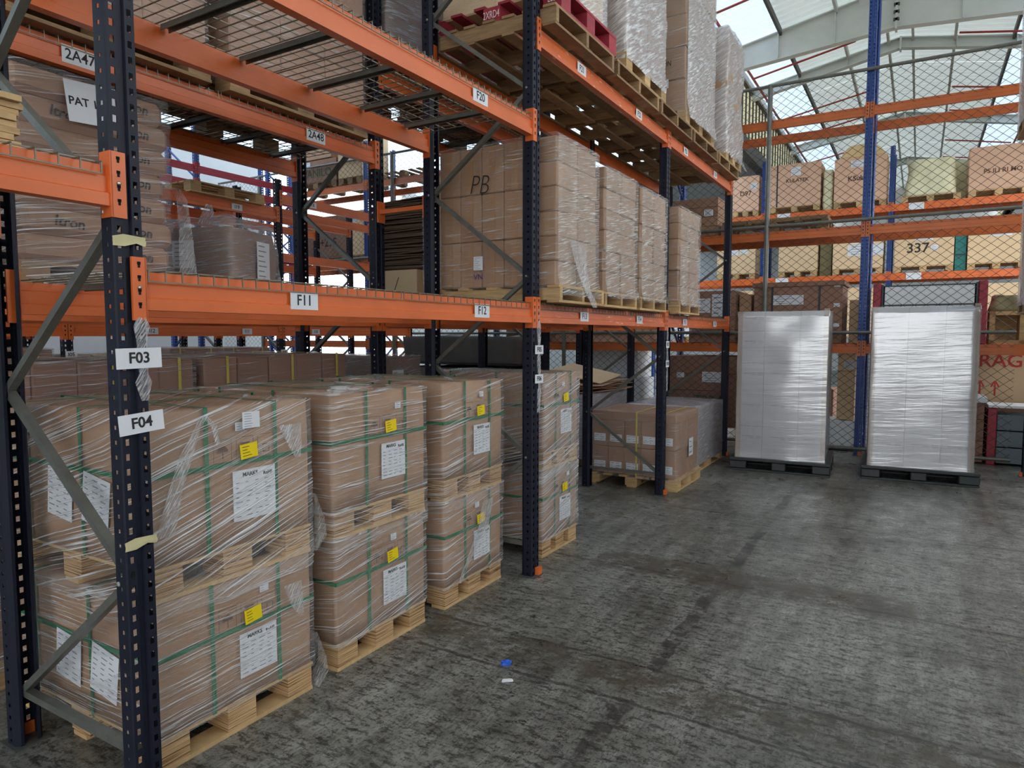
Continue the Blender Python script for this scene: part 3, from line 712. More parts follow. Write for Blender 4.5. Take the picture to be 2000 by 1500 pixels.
def ring_strap(t, mat, dx, dy, z0, z1, plane, pos, w_=0.016, off=0.005):
    m = MB(); a, b = dx / 2 + off, dy / 2 + off; e = 0.0012
    if plane == 'h':
        z = pos; m.box(a - e, a, -b, b, z - w_ / 2, z + w_ / 2).box(-a, -a + e, -b, b, z - w_ / 2, z + w_ / 2).box(-a, a, b - e, b, z - w_ / 2, z + w_ / 2).box(-a, a, -b, -b + e, z - w_ / 2, z + w_ / 2)
    elif plane == 'y':   # loop in the x-z plane at y = pos
        y = pos; m.box(a - e, a, y - w_ / 2, y + w_ / 2, z0, z1 + off).box(-a, -a + e, y - w_ / 2, y + w_ / 2, z0, z1 + off).box(-a, a, y - w_ / 2, y + w_ / 2, z1 + off - e, z1 + off)
    else:
        x = pos; m.box(x - w_ / 2, x + w_ / 2, b - e, b, z0, z1 + off).box(x - w_ / 2, x + w_ / 2, -b, -b + e, z0, z1 + off).box(x - w_ / 2, x + w_ / 2, -b, b, z1 + off - e, z1 + off)
    return m.build('strap', mat, t)
def lines(t, w_, h_, rows, mat='ink_grey', cols=1, loc=(0, 0, 0), face='x', name='printed_lines', seed=0, th=0.10, fill=(0.3, 0.85)):
    rnd = random.Random(seed + rows * 7); m = MB()
    for r_ in range(rows):
        for c_ in range(cols):
            cw = w_ / cols; y0 = -w_ / 2 + cw * c_ + cw * 0.06; y1 = y0 + cw * 0.88 * rnd.uniform(*fill); z = h_ / 2 - h_ * (r_ + 0.5) / rows; q = h_ / rows * th
            if face == 'x': m.quad((0, y0, z - q), (0, y1, z - q), (0, y1, z + q), (0, y0, z + q))
            else: m.quad((y0, 0, z - q), (y1, 0, z - q), (y1, 0, z + q), (y0, 0, z + q))
    return m.build(name, mat, t, loc)
def sheet_label(t, loc, w_, h_, face='x', rows=7, cols=3, heads=(), name='shipping_label', tilt=0, seed=0, mat='paper', ink='ink_grey'):
    d = (0.0012, w_, h_) if face in ('x',) else (w_, 0.0012, h_)
    rot = (R(tilt), 0, 0) if face == 'x' else (0, R(tilt), 0)
    s = piece(name, d, mat, t, loc, rot)
    e = 0.0010
    top = 0.16 if heads else 0.0
    l0 = (e, 0, -h_ * top / 2) if face == 'x' else (0, -e, -h_ * top / 2)
    if rows: lines(s, w_ * 0.9, h_ * (0.92 - top), rows, ink, cols, l0, face, seed=seed)
    for tx, fy, fz, sz in heads:
        text(tx, sz, 'ink', s, (e, fy * w_, fz * h_) if face == 'x' else (fy * w_, -e, fz * h_), face if face == 'x' else '-y', bold=0.0006)
    return s
def symbols(t, loc, face='x', s=0.09, n=3):
    """printed handling marks: outlined boxes with an umbrella cup, a glass and an arrow"""
    m = MB(); e = 0.002
    def q(a0, a1, b0, b1):
        if face == 'x': m.quad((0, a0, b0), (0, a1, b0), (0, a1, b1), (0, a0, b1))
        else: m.quad((a0, 0, b0), (a1, 0, b0), (a1, 0, b1), (a0, 0, b1))
    for i in range(n):
        o = (i - n / 2) * s * 1.25
        q(o, o + s, 0, e); q(o, o + s, s * 1.1, s * 1.1 + e); q(o, o + e, 0, s * 1.1); q(o + s - e, o + s, 0, s * 1.1)
        if i == 1:
            pts = [(o + s * 0.2, s * 0.85), (o + s * 0.8, s * 0.85), (o + s * 0.65, s * 0.55), (o + s * 0.35, s * 0.55)]
            m.quad(*[(0, a, b) if face == 'x' else (a, 0, b) for a, b in pts]); q(o + s * 0.48, o + s * 0.52, s * 0.15, s * 0.55); q(o + s * 0.3, o + s * 0.7, s * 0.10, s * 0.14)
        elif i == 0:
            n_ = 10; cc = [(o + s / 2 + s * 0.3 * math.cos(math.pi * k / n_), s * 0.5 + s * 0.3 * math.sin(math.pi * k / n_)) for k in range(n_ + 1)]
            m.quad(*[(0, a, b) if face == 'x' else (a, 0, b) for a, b in cc]); q(o + s * 0.48, o + s * 0.52, s * 0.15, s * 0.5)
        else:
            q(o + s * 0.3, o + s * 0.7, s * 0.2, s * 0.24); q(o + s * 0.3, o + s * 0.34, s * 0.2, s * 0.6); q(o + s * 0.66, o + s * 0.7, s * 0.2, s * 0.6); q(o + s * 0.3, o + s * 0.7, s * 0.58, s * 0.62)
    return m.build('handling_marks', 'ink_brown', t, loc)
FILM_EDGE = 0.012
def front_film(t, x, dy, z0, z1, mat, amp=0.012, seed=0, flare=0.0):
    """the crinkled outer layers of film on the aisle side of a load"""
    m = MB(); ny, nz = 16, 26
    for i in range(nz + 1):
        for j in range(ny + 1):
            y = -dy / 2 + dy * j / ny; z = z0 + (z1 - z0) * i / nz; e = 1 - abs(2 * j / ny - 1) ** 8
            m.v.append((x + e * (0.004 + amp * (0.5 + noise.noise(Vector((seed, y * 7, z * 9))))) + flare * max(0, 0.12 - i / nz), y, z))
    for i in range(nz):
        for j in range(ny): a = i * (ny + 1) + j; m.f.append((a, a + 1, a + ny + 2, a + ny + 1))
    return m.build('stretch_wrap_front', mat, t, smooth=True)
def strapped_load(label, y0, y1, z, xf, fm, ctop, seed, side_labels=False, knot=None, D=1.10, big=1.0):
    W = y1 - y0; t = thing('pallet_load', label, 'pallet load', (xf - D / 2, (y0 + y1) / 2, z), random.uniform(-0.6, 0.6), 'green strapped loads in the front row')
    zp = pallet(t, D - 0.02, W - 0.03, 0, 'ply_sheet', 'ply', 0.135, solid=True)
    H_ = ctop - z - zp
    m = shell(D - 0.03, W - 0.03, 0, H_, 0.022, 0.004, 3, seed, 6, prof=lambda q: 1 + 0.006 * math.sin(math.pi * q), bottom=True)
    m.build('carton', 'card', t, (0, 0, zp + 0.001), smooth=True)
    dx, dy, zt = D - 0.02, W - 0.02, zp + H_
    ring_strap(t, 'strap_green', dx, dy, zp, zt, 'h', zp + H_ * 0.60, 0.020, 0.006)
    for f in (-0.17, 0.24): ring_strap(t, 'strap_green', dx, dy, zp, zt + 0.004, 'y', f * W, 0.018, 0.007)
    for f in (-0.27, 0.12): ring_strap(t, 'strap_green', dx, dy, zp, zt + 0.006, 'x', f * D, 0.018, 0.008)
    xs = dx / 2 + 0.009
    sheet_label(t, (xs, 0.10 * W, zp + H_ * 0.36), 0.19 * big, 0.19 * big, rows=8, cols=4, heads=(('MARKS', -0.1, 0.40, 0.024), ('RoHS', 0.32, 0.36, 0.020)), seed=seed)
    symbols(t, (xs, 0.06 * W, zp + H_ * 0.62), s=0.085)
    sheet_label(t, (xs, 0.02 * W + (seed % 3) * 0.05, zp + H_ * 0.86), 0.045, 0.035, rows=3, cols=1, name='small_sticker', seed=seed)
    yl = piece('yellow_label', (0.001, 0.085, 0.062), 'yellow', t, (xs + FILM_EDGE, 0.06 * W, zp + H_ * 0.68), (R(5), 0, 0))
    lines(yl, 0.075, 0.05, 4, 'ink', 1, (0.001, 0, 0), seed=seed, fill=(0.3, 0.7))
    if side_labels:
        for fx, tl in ((-0.03, 6), (0.215, 9)):
            sheet_label(t, (fx * D, -dy / 2 - 0.010, zp + H_ * 0.40), 0.19, 0.20, '-y', rows=8, cols=3, tilt=tl, seed=seed + 3)
    f = shell(D + 0.012, W + 0.004, -0.06 if seed >= 30 else zp - 0.01, zt - z * 0 + 0.006, 0.03, 0.007, 7, seed, 20)
    f.build('stretch_wrap', fm, t, smooth=True)
    for k_ in (knot or ()): k_(t, D, W, zp, zt)
    return t
def knot_left(t, D, W, zp, zt):   # gathered film running from the top edge down
    x = D / 2 + 0.016
    ribbon([((x, -0.16, zt - 0.02), 1), ((x + 0.006, -0.19, zt - 0.06), 0.6), ((x + 0.006, -0.24, zt - 0.16), 1.2), ((x, -0.29, zt - 0.30), 1.6), ((x, -0.33, zt - 0.46), 1.9)], 0.04, (0, 1, 0), 'film_tail', 'film_fold', t, 0.008)
    ribbon([((x, -0.16, zt - 0.02), 0.6), ((x + 0.004, -0.12, zt - 0.06), 1), ((x, -0.10, zt - 0.14), 0.8)], 0.03, (0, 1, 0), 'film_tail', 'film_fold', t, 0.008)
def knot_right(t, D, W, zp, zt):
    x = D / 2 + 0.012; y = W / 2
    ribbon([((x, y - 0.14, zt - 0.10), 1.8), ((x + 0.01, y - 0.12, zt - 0.2), 1.2), ((x + 0.012, y - 0.11, zt - 0.25), 0.4)], 0.06, (0, 1, 0), 'film_tail', 'film_fold', t, 0.012)
    ribbon([((x - 0.03, y, zp + 0.14), 0.7), ((x - 0.03, y + 0.03, zp + 0.02), 1.5), ((x - 0.04, y + 0.035, zp - 0.06), 1.6), ((x - 0.05, y + 0.01, zp - 0.14), 0.9)], 0.08, (1, 0, 0), 'film_tail', 'film_fold', t, 0.012)
def knot_diag(t, D, W, zp, zt):
    x = D / 2 + 0.016
    ribbon([((x, 0.12, zt - 0.06), 1.2), ((x + 0.004, 0.05, zt - 0.24), 1.2), ((x + 0.004, -0.12, zp + 0.12), 0.6), ((x, -0.22, zp + 0.0), 0.3)], 0.10, (0, 1, 0), 'film_tail', 'film_fold', t, 0.008)
ZT = 0.66
Ls = [(1.425, 2.235, -0.165), (2.375, 3.115, -0.175), (3.275, 3.965, -0.175), (4.44, 5.06, -0.12)]
nm = ['at the F03 frame', 'next to the F04 load', 'short of the F05 frame', 'behind the F05 frame']
fms = ['film_level', 'film_rise', 'film_rise', 'film_glare']; fmu = ['film_diag', 'film_level', 'film_rise', 'film_glare']
lab_l = ['lower wrapped carton load with RoHS sheet and side papers, at the left foreground frame', 'lower wrapped carton load, second from the left foreground frame', 'lower wrapped carton load with a diagonal film fold, third from the left frame', 'lower wrapped carton load standing behind the F05 frame']
lab_u = ['upper wrapped carton load with gathered film knot, at the left foreground frame', 'upper wrapped carton load, second from the left foreground frame', 'upper wrapped carton load, third from the left foreground frame', 'upper wrapped carton load behind the F05 and F06 signs']
for i, (a, b, xf) in enumerate(Ls):
    strapped_load(lab_l[i], a, b, 0, xf, fms[i], ZT, 11 + 2 * i, i == 0, ((knot_right,) if i == 0 else (knot_diag,) if i == 2 else ()))
    tu = strapped_load(lab_u[i], a - 0.005, b + 0.003, ZT + 0.008, xf + 0.004, fmu[i], 1.385, 30 + 2 * i, i == 0, ((knot_left, knot_right) if i == 0 else ()), big=1.12 if i == 0 else 1.0)
    if i == 0: sheet_label(tu, (0.565, 0.06, 0.66), 0.085, 0.068, rows=6, cols=1, name='packing_slip', seed=5)
    text('Made in', 0.028, 'ink_brown', tu, (-0.05, -(b - a) / 2 - 0.004, 0.50), '-y') if i == 0 else None
def plain_load(label, x, y, z, dx, dy, h, fm, cm='card', n=(2, 2, 3), pm='wood', group=None, rz=0, straps=(), ph=0.135, r=0.03, wrap=True, pstyle='block', cc=0.008, amp=0.008, cat='pallet load', jit=0.004, prof=None, film_to=None, pboards=5, pal=True):
    t = thing('pallet_load', label, cat, (x, y, z), rz, group)
    zp = pallet(t, dx, dy, 0, pm, None, ph, pboards, style=pstyle) if pal else 0.0
    cartons(t, dx - 0.03, dy - 0.03, zp, h, *n, mat=cm, c=cc, jit=jit)
    for (mt, plane, pos) in straps: ring_strap(t, mt, dx - 0.03, dy - 0.03, zp, h, plane, pos, 0.018, 0.008)
    if wrap: shell(dx + 0.0, dy + 0.0, film_to if film_to is not None else zp - 0.05, h + 0.008, r, amp, 7, x * 3 + y, 18, prof).build('stretch_wrap', fm, t, smooth=True)
    return t
# --- middle level of the front row: tall carton loads
t = thing('pallet_load', 'tall carton load with PB written on its side, on the F13 shelf', 'pallet load', (-0.43, 4.605, 1.908), 0, 'carton loads on the middle shelf')
pallet(t, 1.10, 0.78, 0, 'wood', None, 0.12, style='stringer')
dxp, dyp, zb, zh = 1.0, 0.68, 0.121, 1.145
for i in range(4):
    for k in range(3):
        for j in range(2):
            piece('carton', (0.186, dyp / 2 - 0.003, (zh - zb) / 3 - 0.003), 'card', t, (-0.5 + 0.19 * (i + 0.5), -dyp / 4 + j * dyp / 2, zb + (zh - zb) / 3 * (k + 0.5)), (0, random.uniform(-.004, .004), random.uniform(-.006, .006)), 0.008)
for k in range(6):
    for j in range(2): piece('carton', (0.235, dyp / 2 - 0.003, (zh - zb) / 6 - 0.003), 'card', t, (0.38 + random.uniform(-.006, .006), -dyp / 4 + j * dyp / 2, zb + (zh - zb) / 6 * (k + 0.5)), (0, 0, random.uniform(-.01, .01)), 0.008)
for i in range(4):
    for k in range(3): piece('packing_tape', (0.05, 0.002, (zh - zb) / 3 * 0.96), 'tape', t, (-0.5 + 0.19 * (i + 0.5), -dyp / 2 - 0.003, zb + (zh - zb) / 3 * (k + 0.5)))
text('PB', 0.20, 'ink', t, (-0.12, -0.372, 0.86), '-y', 'handwriting', 4, -0.004, 0.2, 0.8)
sheet_label(t, (-0.13, -0.370, 0.30), 0.08, 0.10, '-y', rows=7, cols=1, seed=3); text('VN', 0.06, 'ink_purple', t, (-0.13, -0.370, 0.20), '-y')
shell(1.03, 0.72, 0.06, 1.16, 0.03, 0.010, 6, 2, 22, ne=12).build('stretch_wrap', 'film_thin', t, smooth=True)
front_film(t, 0.518, 0.70, 0.05, 1.15, 'film_heavy', seed=1, flare=0.3)
ribbon([((0.53, -0.05, 0.45), 2.2), ((0.545, -0.02, 0.25), 1.6), ((0.56, 0.06, 0.10), 0.8), ((0.58, 0.12, 0.02), 0.9), ((0.57, 0.16, -0.02), 0.7)], 0.12, (0, 1, 0), 'film_tail', 'film_fold', t, 0.012)
for (a, b, dz, lb, fm) in ((5.06, 5.79, 1.10, 'tall wrapped carton load on the middle shelf between the PB load and the F14 sign', 'film_heavy'), (5.87, 6.61, 1.09, 'tall wrapped carton load on the middle shelf just short of the third frame', 'film_heavy'), (7.02, 7.80, 1.10, 'tall wrapped carton load alone on the F15 and F16 shelf', 'film_heavy')):
    t = plain_load(lb, -0.43, (a + b) / 2, 1.908, 1.05, b - a, dz, 'film_thin', 'card', (3, 2, 6), 'wood', 'carton loads on the middle shelf', pstyle='stringer', ph=0.12, amp=0.012, jit=0.008)
    front_film(t, 0.528, b - a - 0.02, 0.08, dz, fm, seed=a * 3, flare=0.2)
# --- top level of the front row
def bare_pallet(label, x, y, z, dx, dy, mat, style='block', rz=0, group=None, h=0.135):
    t = thing('wooden_pallet', label, 'pallet', (x, y, z), rz, group); pallet(t, dx, dy, 0, mat, None, h, 7, style=style); return t
ys = [4.17, 5.25, 6.33, 7.41, 8.49]
for i, y in enumerate(ys):
    bare_pallet('worn wooden pallet lying flat on the top front beams, %s from the F05 frame' % ['first', 'second', 'third', 'fourth', 'last'][i], -0.42, y + 0.50, Z3 + 0.002, 1.06, 1.02, 'wood_old', 'stringer', 0, 'pallets lying on the top beams')
zt_ = Z3 + 0.138
t = thing('pallet_load', 'crimson stencilled pallet carrying a carton load above the F21 sign', 'pallet load', (-0.45, 4.735, zt_), 0, 'loads on the top beams')
pallet(t, 1.12, 0.97, 0, 'wood_red', None, 0.15, 6)
text('2XRD4', 0.075, 'ink_white', t, (-0.0, -0.488, 0.075), '-y', squeeze=0.6); text('ESD', 0.075, 'ink_white', t, (-0.49, -0.488, 0.075), '-y', squeeze=0.6); text('ESD', 0.075, 'ink_white', t, (0.49, -0.488, 0.075), '-y', squeeze=0.6)
cartons(t, 0.95, 0.85, 0.152, 1.35, 2, 2, 3, 'card_light', 0.01); shell(0.99, 0.89, 0.152, 1.37, 0.04, 0.012, 5, 4, 14).build('stretch_wrap', 'film_clear', t, smooth=True); front_film(t, 0.50, 0.86, 0.16, 1.36, 'film_silver', 0.015, 8)
def top_load(label, y0, y1, h, cm, fm, n, tx=None):
    t = plain_load(label, -0.43, (y0 + y1) / 2, zt_, 1.06, y1 - y0, h, fm, cm, n, 'wood', 'loads on the top beams', amp=0.016, jit=0.006)
    return t
top_load('tall load in silvery film on a wooden pallet next to the crimson pallet', 5.46, 6.50, 1.7, 'card_brown', 'film_silver', (2, 2, 2))
t = top_load('tall brown carton load with printed sides next to the silvery load', 7.14, 8.28, 1.75, 'card', 'film_clear', (2, 2, 5)); front_film(t, 0.53, 1.10, 0.05, 1.74, 'film_silver', 0.02, 5, 0.3)
text('CARTON', 0.08, 'ink', t, (0.25, -0.585, 0.62), '-y', squeeze=0.7); sheet_label(t, (0.2, -0.585, 0.42), 0.28, 0.09, '-y', rows=2, cols=3, seed=2)
t = plain_load('bulging silvery wrapped load at the far end of the top beams', -0.43, 9.28, zt_, 1.06, 0.86, 1.62, 'film_silver', 'card', (2, 2, 4), 'wood', 'loads on the top beams', amp=0.03, prof=lambda q: 1 + 0.03 * math.sin(3 * math.pi * q))
ribbon([((0.50, 0.2, 0.20), 1.2), ((0.56, 0.26, 0.10), 1.2), ((0.60, 0.34, 0.0), 0.9)], 0.2, (0, 1, 0), 'film_tail', 'film_fold', t, 0.02)
# --- floor of the front row, far bays
t = thing('pallet_load', 'yellow-strapped carton load with white labels on the floor beside the third frame', 'pallet load', (-0.44, 7.56, 0))
pallet(t, 1.05, 0.92, 0, 'wood', None, 0.125, 6)
cartons(t, 0.97, 0.84, 0.126, 0.74, 5, 4, 2, 'card_dark', 0.006); piece('lid_tray', (0.985, 0.855, 0.10), 'card_dark', t, (0, 0, 0.78), c=0.006)
for i in range(5):
    for k in range(2): sheet_label(t, (-0.388 + i * 0.194, -0.4255, 0.22 + k * 0.31), 0.14, 0.085, '-y', rows=3, cols=2, name='carton_label', seed=i * 3 + k)
for x in (0.05, 0.36): ring_strap(t, 'strap_yellow', 0.99, 0.86, 0.0, 0.83, 'x', x, 0.018, 0.006)
sheet_label(t, (0.505, 0.1, 0.42), 0.16, 0.2, rows=3, cols=1, seed=4)
shell(1.01, 0.88, 0.10, 0.838, 0.03, 0.008, 6, 5, 14, prof=lambda q: 1 + 0.05 * max(0, 0.25 - q) * 4).build('stretch_wrap', 'film_clear', t, smooth=True)
t = plain_load('low grey-filmed carton load with a corner board on the floor by the far frame', -0.50, 8.86, 0, 0.95, 1.30, 0.80, 'film_fog', 'card_dark', (2, 6, 7), 'wood', amp=0.010)
piece('corner_board', (0.05, 0.05, 0.66), 'corner_board', t, (0.465, -0.64, 0.46))
# --- two white wrapped loads on black plastic pallets
def white_load(label, x, y, W, D, h, rz, left):
    t = thing('pallet_load', label, 'pallet load', (x, y, 0), rz, 'white wrapped loads'); ph = 0.16
    piece('pallet_top', (W, D, 0.035), 'plastic_black', t, (0, 0, ph - 0.0175), c=0.006)
    for i in range(3):
        for j in range(3): piece('pallet_foot', (0.20 if i != 1 else 0.16, 0.16, ph - 0.065), 'plastic_black', t, ((i - 1) * (W / 2 - 0.10), (j - 1) * (D / 2 - 0.085), (ph - 0.035) / 2 + 0.012), c=0.01)
        piece('pallet_runner', (W, 0.14, 0.025), 'plastic_black', t, (0, (i - 1) * (D / 2 - 0.085), 0.0125), c=0.005)
    w_, d_ = W - 0.14, D - 0.12
    cols_ = [0.30, 0.40, 0.30] if left else [0.35, 0.35, 0.30]; sz = (h - ph) / 4.6; z = ph; k = 0
    while z < h - 0.02:
        zh = min(sz, h - z); x0 = -w_ / 2
        for cw in cols_:
            for j in (0, 1): piece('carton', (cw * w_ - 0.001, d_ / 2 - 0.001, zh - 0.0015), 'white_card', t, (x0 + cw * w_ / 2, (j - 0.5) * d_ / 2, z + zh / 2), (0, 0, random.uniform(-.002, .002)), 0.005)
            pl = MB()
            for (fx, wq) in ((-0.28, 0.11), (0.02, 0.05), (0.26, 0.06)):
                for r_ in range(2 if fx != -0.28 else 1): pl.quad((fx * cw * w_, 0, zh * 0.18 - r_ * 0.02), (fx * cw * w_ + wq, 0, zh * 0.18 - r_ * 0.02), (fx * cw * w_ + wq, 0, zh * 0.18 + 0.008 - r_ * 0.02), (fx * cw * w_, 0, zh * 0.18 + 0.008 - r_ * 0.02))
            pl.build('printed_lines', 'ink_pale', t, (x0 + cw * w_ / 2, -d_ / 2 - 0.002, z + zh / 2)); x0 += cw * w_
        z += zh; k += 1
    for sx in (-1, 1):
        for sy in (-1, 1):
            m = MB(); zt2 = h + (0.03 if sx > 0 else 0.0); m.box(-0.05, 0.004, -0.004, 0.0, ph, zt2).box(0.0, 0.004, 0.0, 0.05, ph, zt2)
            b = m.build('corner_board', 'corner_board', t, (sx * (w_ / 2 + 0.003), sy * (d_ / 2 + 0.003), 0)); b.scale = (sx, -sy, 1)
    shell(w_ + 0.03, d_ + 0.03, ph - 0.02, h + 0.006, 0.015, 0.006, 3, x, 24, prof=lambda q: 1 + 0.25 * max(0, 0.06 - q), ne=14).build('stretch_wrap', 'film_white', t, smooth=True)
    return t
white_load('white film-wrapped load on a black pallet, next to the far end of the front row', 0.80, 9.27, 1.15, 1.1, 1.965, 3.5, True)
white_load('white carton load in film on a black plastic pallet, right of the blue upright', 2.27, 9.50, 1.17, 1.1, 2.00, 3.5, False)
# --- second row
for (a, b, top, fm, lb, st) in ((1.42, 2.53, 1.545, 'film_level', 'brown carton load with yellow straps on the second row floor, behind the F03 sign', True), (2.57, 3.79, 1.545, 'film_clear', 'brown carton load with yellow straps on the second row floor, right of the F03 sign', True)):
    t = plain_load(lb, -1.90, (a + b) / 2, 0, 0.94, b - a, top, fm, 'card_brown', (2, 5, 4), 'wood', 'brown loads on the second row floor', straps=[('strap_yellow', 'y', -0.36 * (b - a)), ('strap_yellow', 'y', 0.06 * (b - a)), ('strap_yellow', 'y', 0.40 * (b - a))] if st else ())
    for j in range(5): sheet_label(t, (0.462, -(b - a) / 2 + (b - a) * (j + 0.5) / 5, 1.18), 0.15, 0.07, rows=2, cols=2, name='carton_label', seed=j)
t = plain_load('small grey wrapped load with a handwritten sheet on the second row floor', -1.90, 4.45, 0, 0.9, 0.5, 1.50, 'film_grey', 'card_dark', (2, 2, 3), 'wood', amp=0.03)
sheet_label(t, (0.47, -0.10, 1.30), 0.14, 0.19, rows=6, cols=1, seed=9)
# shelf at 1.88 with bulging lettered load
t = thing('pallet_load', 'bulging wrapped carton load with repeated lettering and a PAT sheet, on the second row shelf', 'pallet load', (-1.84, 1.965, 1.892))
zp = pallet(t, 1.0, 0.80, 0, 'wood_old', None, 0.14, 6)
for k in range(7): piece('carton', (0.95, 0.76, 0.128), 'card_dark', t, (0, 0.02 * math.sin(k * 1.7), 0.142 + 0.13 * (k + 0.5)), (0, 0, R(random.uniform(-1, 1))), 0.03)
piece('carton', (0.7, 0.56, 0.10), 'card_dark', t, (0.02, -0.08, 1.00), c=0.01)
for k in range(7):
    text('Itron', 0.07, 'ink', t, (0.482, 0.20, 0.21 + 0.13 * k), 'x', 'lettering', 4, 0.001, 0.1)
    if k % 2: text('Itron', 0.07, 'ink', t, (0.482, -0.15, 0.21 + 0.13 * k), 'x', 'lettering', 4, 0.001, 0.1)
shell(0.985, 0.80, 0.05, 1.06, 0.06, 0.012, 5, 9, 42, prof=lambda q: 1 + 0.022 * abs(math.sin(math.pi * 7.3 * q)), top=True).build('stretch_wrap', 'film_rise', t, smooth=True)
s = piece('paper_sheet', (0.002, 0.24, 0.20), 'paper', t, (0.515, -0.04, 0.93), (R(4), R(-4), 0)); text('PAT 1', 0.055, 'ink', s, (0.0015, -0.04, 0), 'x', bold=0.001)
ribbon([((0.40, 0.42, 0.62), 0.7), ((0.38, 0.48, 0.63), 0.8), ((0.36, 0.53, 0.58), 1.0), ((0.36, 0.55, 0.40), 1.3), ((0.36, 0.56, 0.20), 1.5), ((0.36, 0.57, 0.02), 1.7)], 0.06, (0.3, 1, 0), 'film_tail', 'film_fold', t, 0.016)
ribbon([((0.52, -0.30, 0.02), 1.2), ((0.54, -0.1, -0.03), 1.6), ((0.54, 0.1, -0.05), 1.6), ((0.52, 0.30, 0.02), 1.0)], 0.08, (0, 0, 1), 'film_tail', 'film_fold', t, 0.008)
t = thing('wrapped_box', 'lumpy box in crumpled film with taped handwritten sheets on the second row shelf', 'box', (-1.98, 3.10, 1.892), 18)
shell(0.58, 0.54, 0, 0.50, 0.03, 0.02, 4, 12, 10, prof=lambda q: 1 - 0.18 * max(0, q - 0.7)).build('carton', 'card_dark', t, smooth=True)
shell(0.62, 0.58, 0, 0.56, 0.05, 0.03, 6, 14, 12, prof=lambda q: 1 - 0.25 * max(0, q - 0.65)).build('stretch_wrap', 'film_grey', t, smooth=True)
sheet_label(t, (0.315, 0.05, 0.30), 0.15, 0.26, rows=7, cols=1, name='paper_sheet', seed=4); sheet_label(t, (-0.05, -0.30, 0.32), 0.16, 0.18, '-y', rows=6, cols=1, name='paper_sheet', seed=6)
ribbon([((0.0, -0.1, 0.54), 2.2), ((0.0, -0.09, 0.62), 1.3), ((0.0, -0.09, 0.68), 0.6)], 0.06, (0.6, 0.8, 0), 'film_tail', 'film_fold', t, 0.014)
# flattened cartons, open carton and light carton tower by the F05 frame
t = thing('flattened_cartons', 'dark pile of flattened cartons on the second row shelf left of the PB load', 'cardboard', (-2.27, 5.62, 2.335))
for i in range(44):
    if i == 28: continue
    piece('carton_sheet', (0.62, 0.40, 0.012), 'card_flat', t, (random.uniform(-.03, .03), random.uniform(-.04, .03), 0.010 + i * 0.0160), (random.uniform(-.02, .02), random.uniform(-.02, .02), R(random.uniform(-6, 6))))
t = thing('open_carton', 'plain carton with dark print under the flattened carton pile', 'carton', (-2.27, 5.55, 1.892))
piece('carton', (0.62, 0.56, 0.43), 'card_light', t, (0, 0, 0.215), c=0.006); text('INIX', 0.08, 'ink', t, (0.16, -0.2815, 0.08), '-y', shear=0.3); MB().quad((0.02, -0.2812, 0.22), (0.03, -0.2812, 0.22), (0.09, -0.2812, 0.36), (0.08, -0.2812, 0.36)).build('print_stroke', 'ink', t)
t = plain_load('narrow tower of pale cartons in film behind the PB load', -1.585, 5.40, 1.892, 0.37, 0.60, 1.24, 'film_clear', 'card_light', (1, 2, 10), 'wood_old')
# high shelf of the second row
for (a, b, lb) in ((1.45, 2.60, 'near wrapped carton load high on the second row, above sign 2A47'), (2.72, 3.90, 'far wrapped carton load high on the second row, above sign 2A48')):
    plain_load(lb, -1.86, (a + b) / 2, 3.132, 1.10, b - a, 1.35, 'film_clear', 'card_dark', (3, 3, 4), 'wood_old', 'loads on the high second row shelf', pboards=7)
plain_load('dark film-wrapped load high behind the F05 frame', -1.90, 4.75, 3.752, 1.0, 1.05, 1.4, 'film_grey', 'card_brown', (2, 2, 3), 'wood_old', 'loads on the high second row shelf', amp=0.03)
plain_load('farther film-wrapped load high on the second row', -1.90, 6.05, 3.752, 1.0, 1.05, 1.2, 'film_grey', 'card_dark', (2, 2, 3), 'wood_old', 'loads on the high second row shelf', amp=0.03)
# second row floor, far bay
t = plain_load('low wrapped load under loose cardboard sheets on the second row floor', -1.83, 8.6, 0, 1.0, 1.3, 0.92, 'film_fog', 'card_dark', (2, 3, 3), 'wood_old')
t = thing('cardboard_sheets', 'loose kraft cardboard sheets lying on a low wrapped load', 'cardboard', (-1.80, 8.6, 0.935))
for i in range(6): piece('carton_sheet', (0.95, 1.15, 0.008), 'card', t, (random.uniform(-.08, .08), random.uniform(-.08, .08), 0.006 + i * 0.022), (R(random.uniform(-2, 2)), R(random.uniform(-1.5, 1.5)), R(random.uniform(-12, 12))))
piece('carton_sheet', (0.75, 1.10, 0.01), 'card_light', t, (0.05, 0.15, 0.22), (R(3), R(12), R(8)))
plain_load('wrapped carton load on the second row floor in the middle bay', -1.90, 5.9, 0, 0.95, 1.2, 0.95, 'film_clear', 'card_dark', (2, 3, 3), 'wood_old')
# grey covered bundles in the cross aisle
t = thing('covered_bundle', 'dark grey fabric-covered bundle lying on top of another', 'bundle', (-4.12, 9.40, 1.19), 0, 'grey covered bundles')
shell(2.3, 0.9, 0.02, 0.47, 0.10, 0.05, 2.5, 3, 8, prof=lambda q: 1 - 0.03 * abs(q - 0.5), bottom=True).build('cover', 'tarp_grey', t, smooth=True); ring_strap(t, 'strap_black', 2.3, 0.9, 0.0, 0.48, 'h', 0.05, 0.02, 0.03)
t = thing('covered_bundle', 'dark grey fabric-covered bundle on the floor beneath another', 'bundle', (-4.10, 9.40, 0), 0, 'grey covered bundles')
shell(2.2, 1.0, 0.0, 1.16, 0.16, 0.08, 2, 8, 10, prof=lambda q: 1 - 0.04 * abs(q - 0.5), bottom=True).build('cover', 'tarp_grey', t, smooth=True)
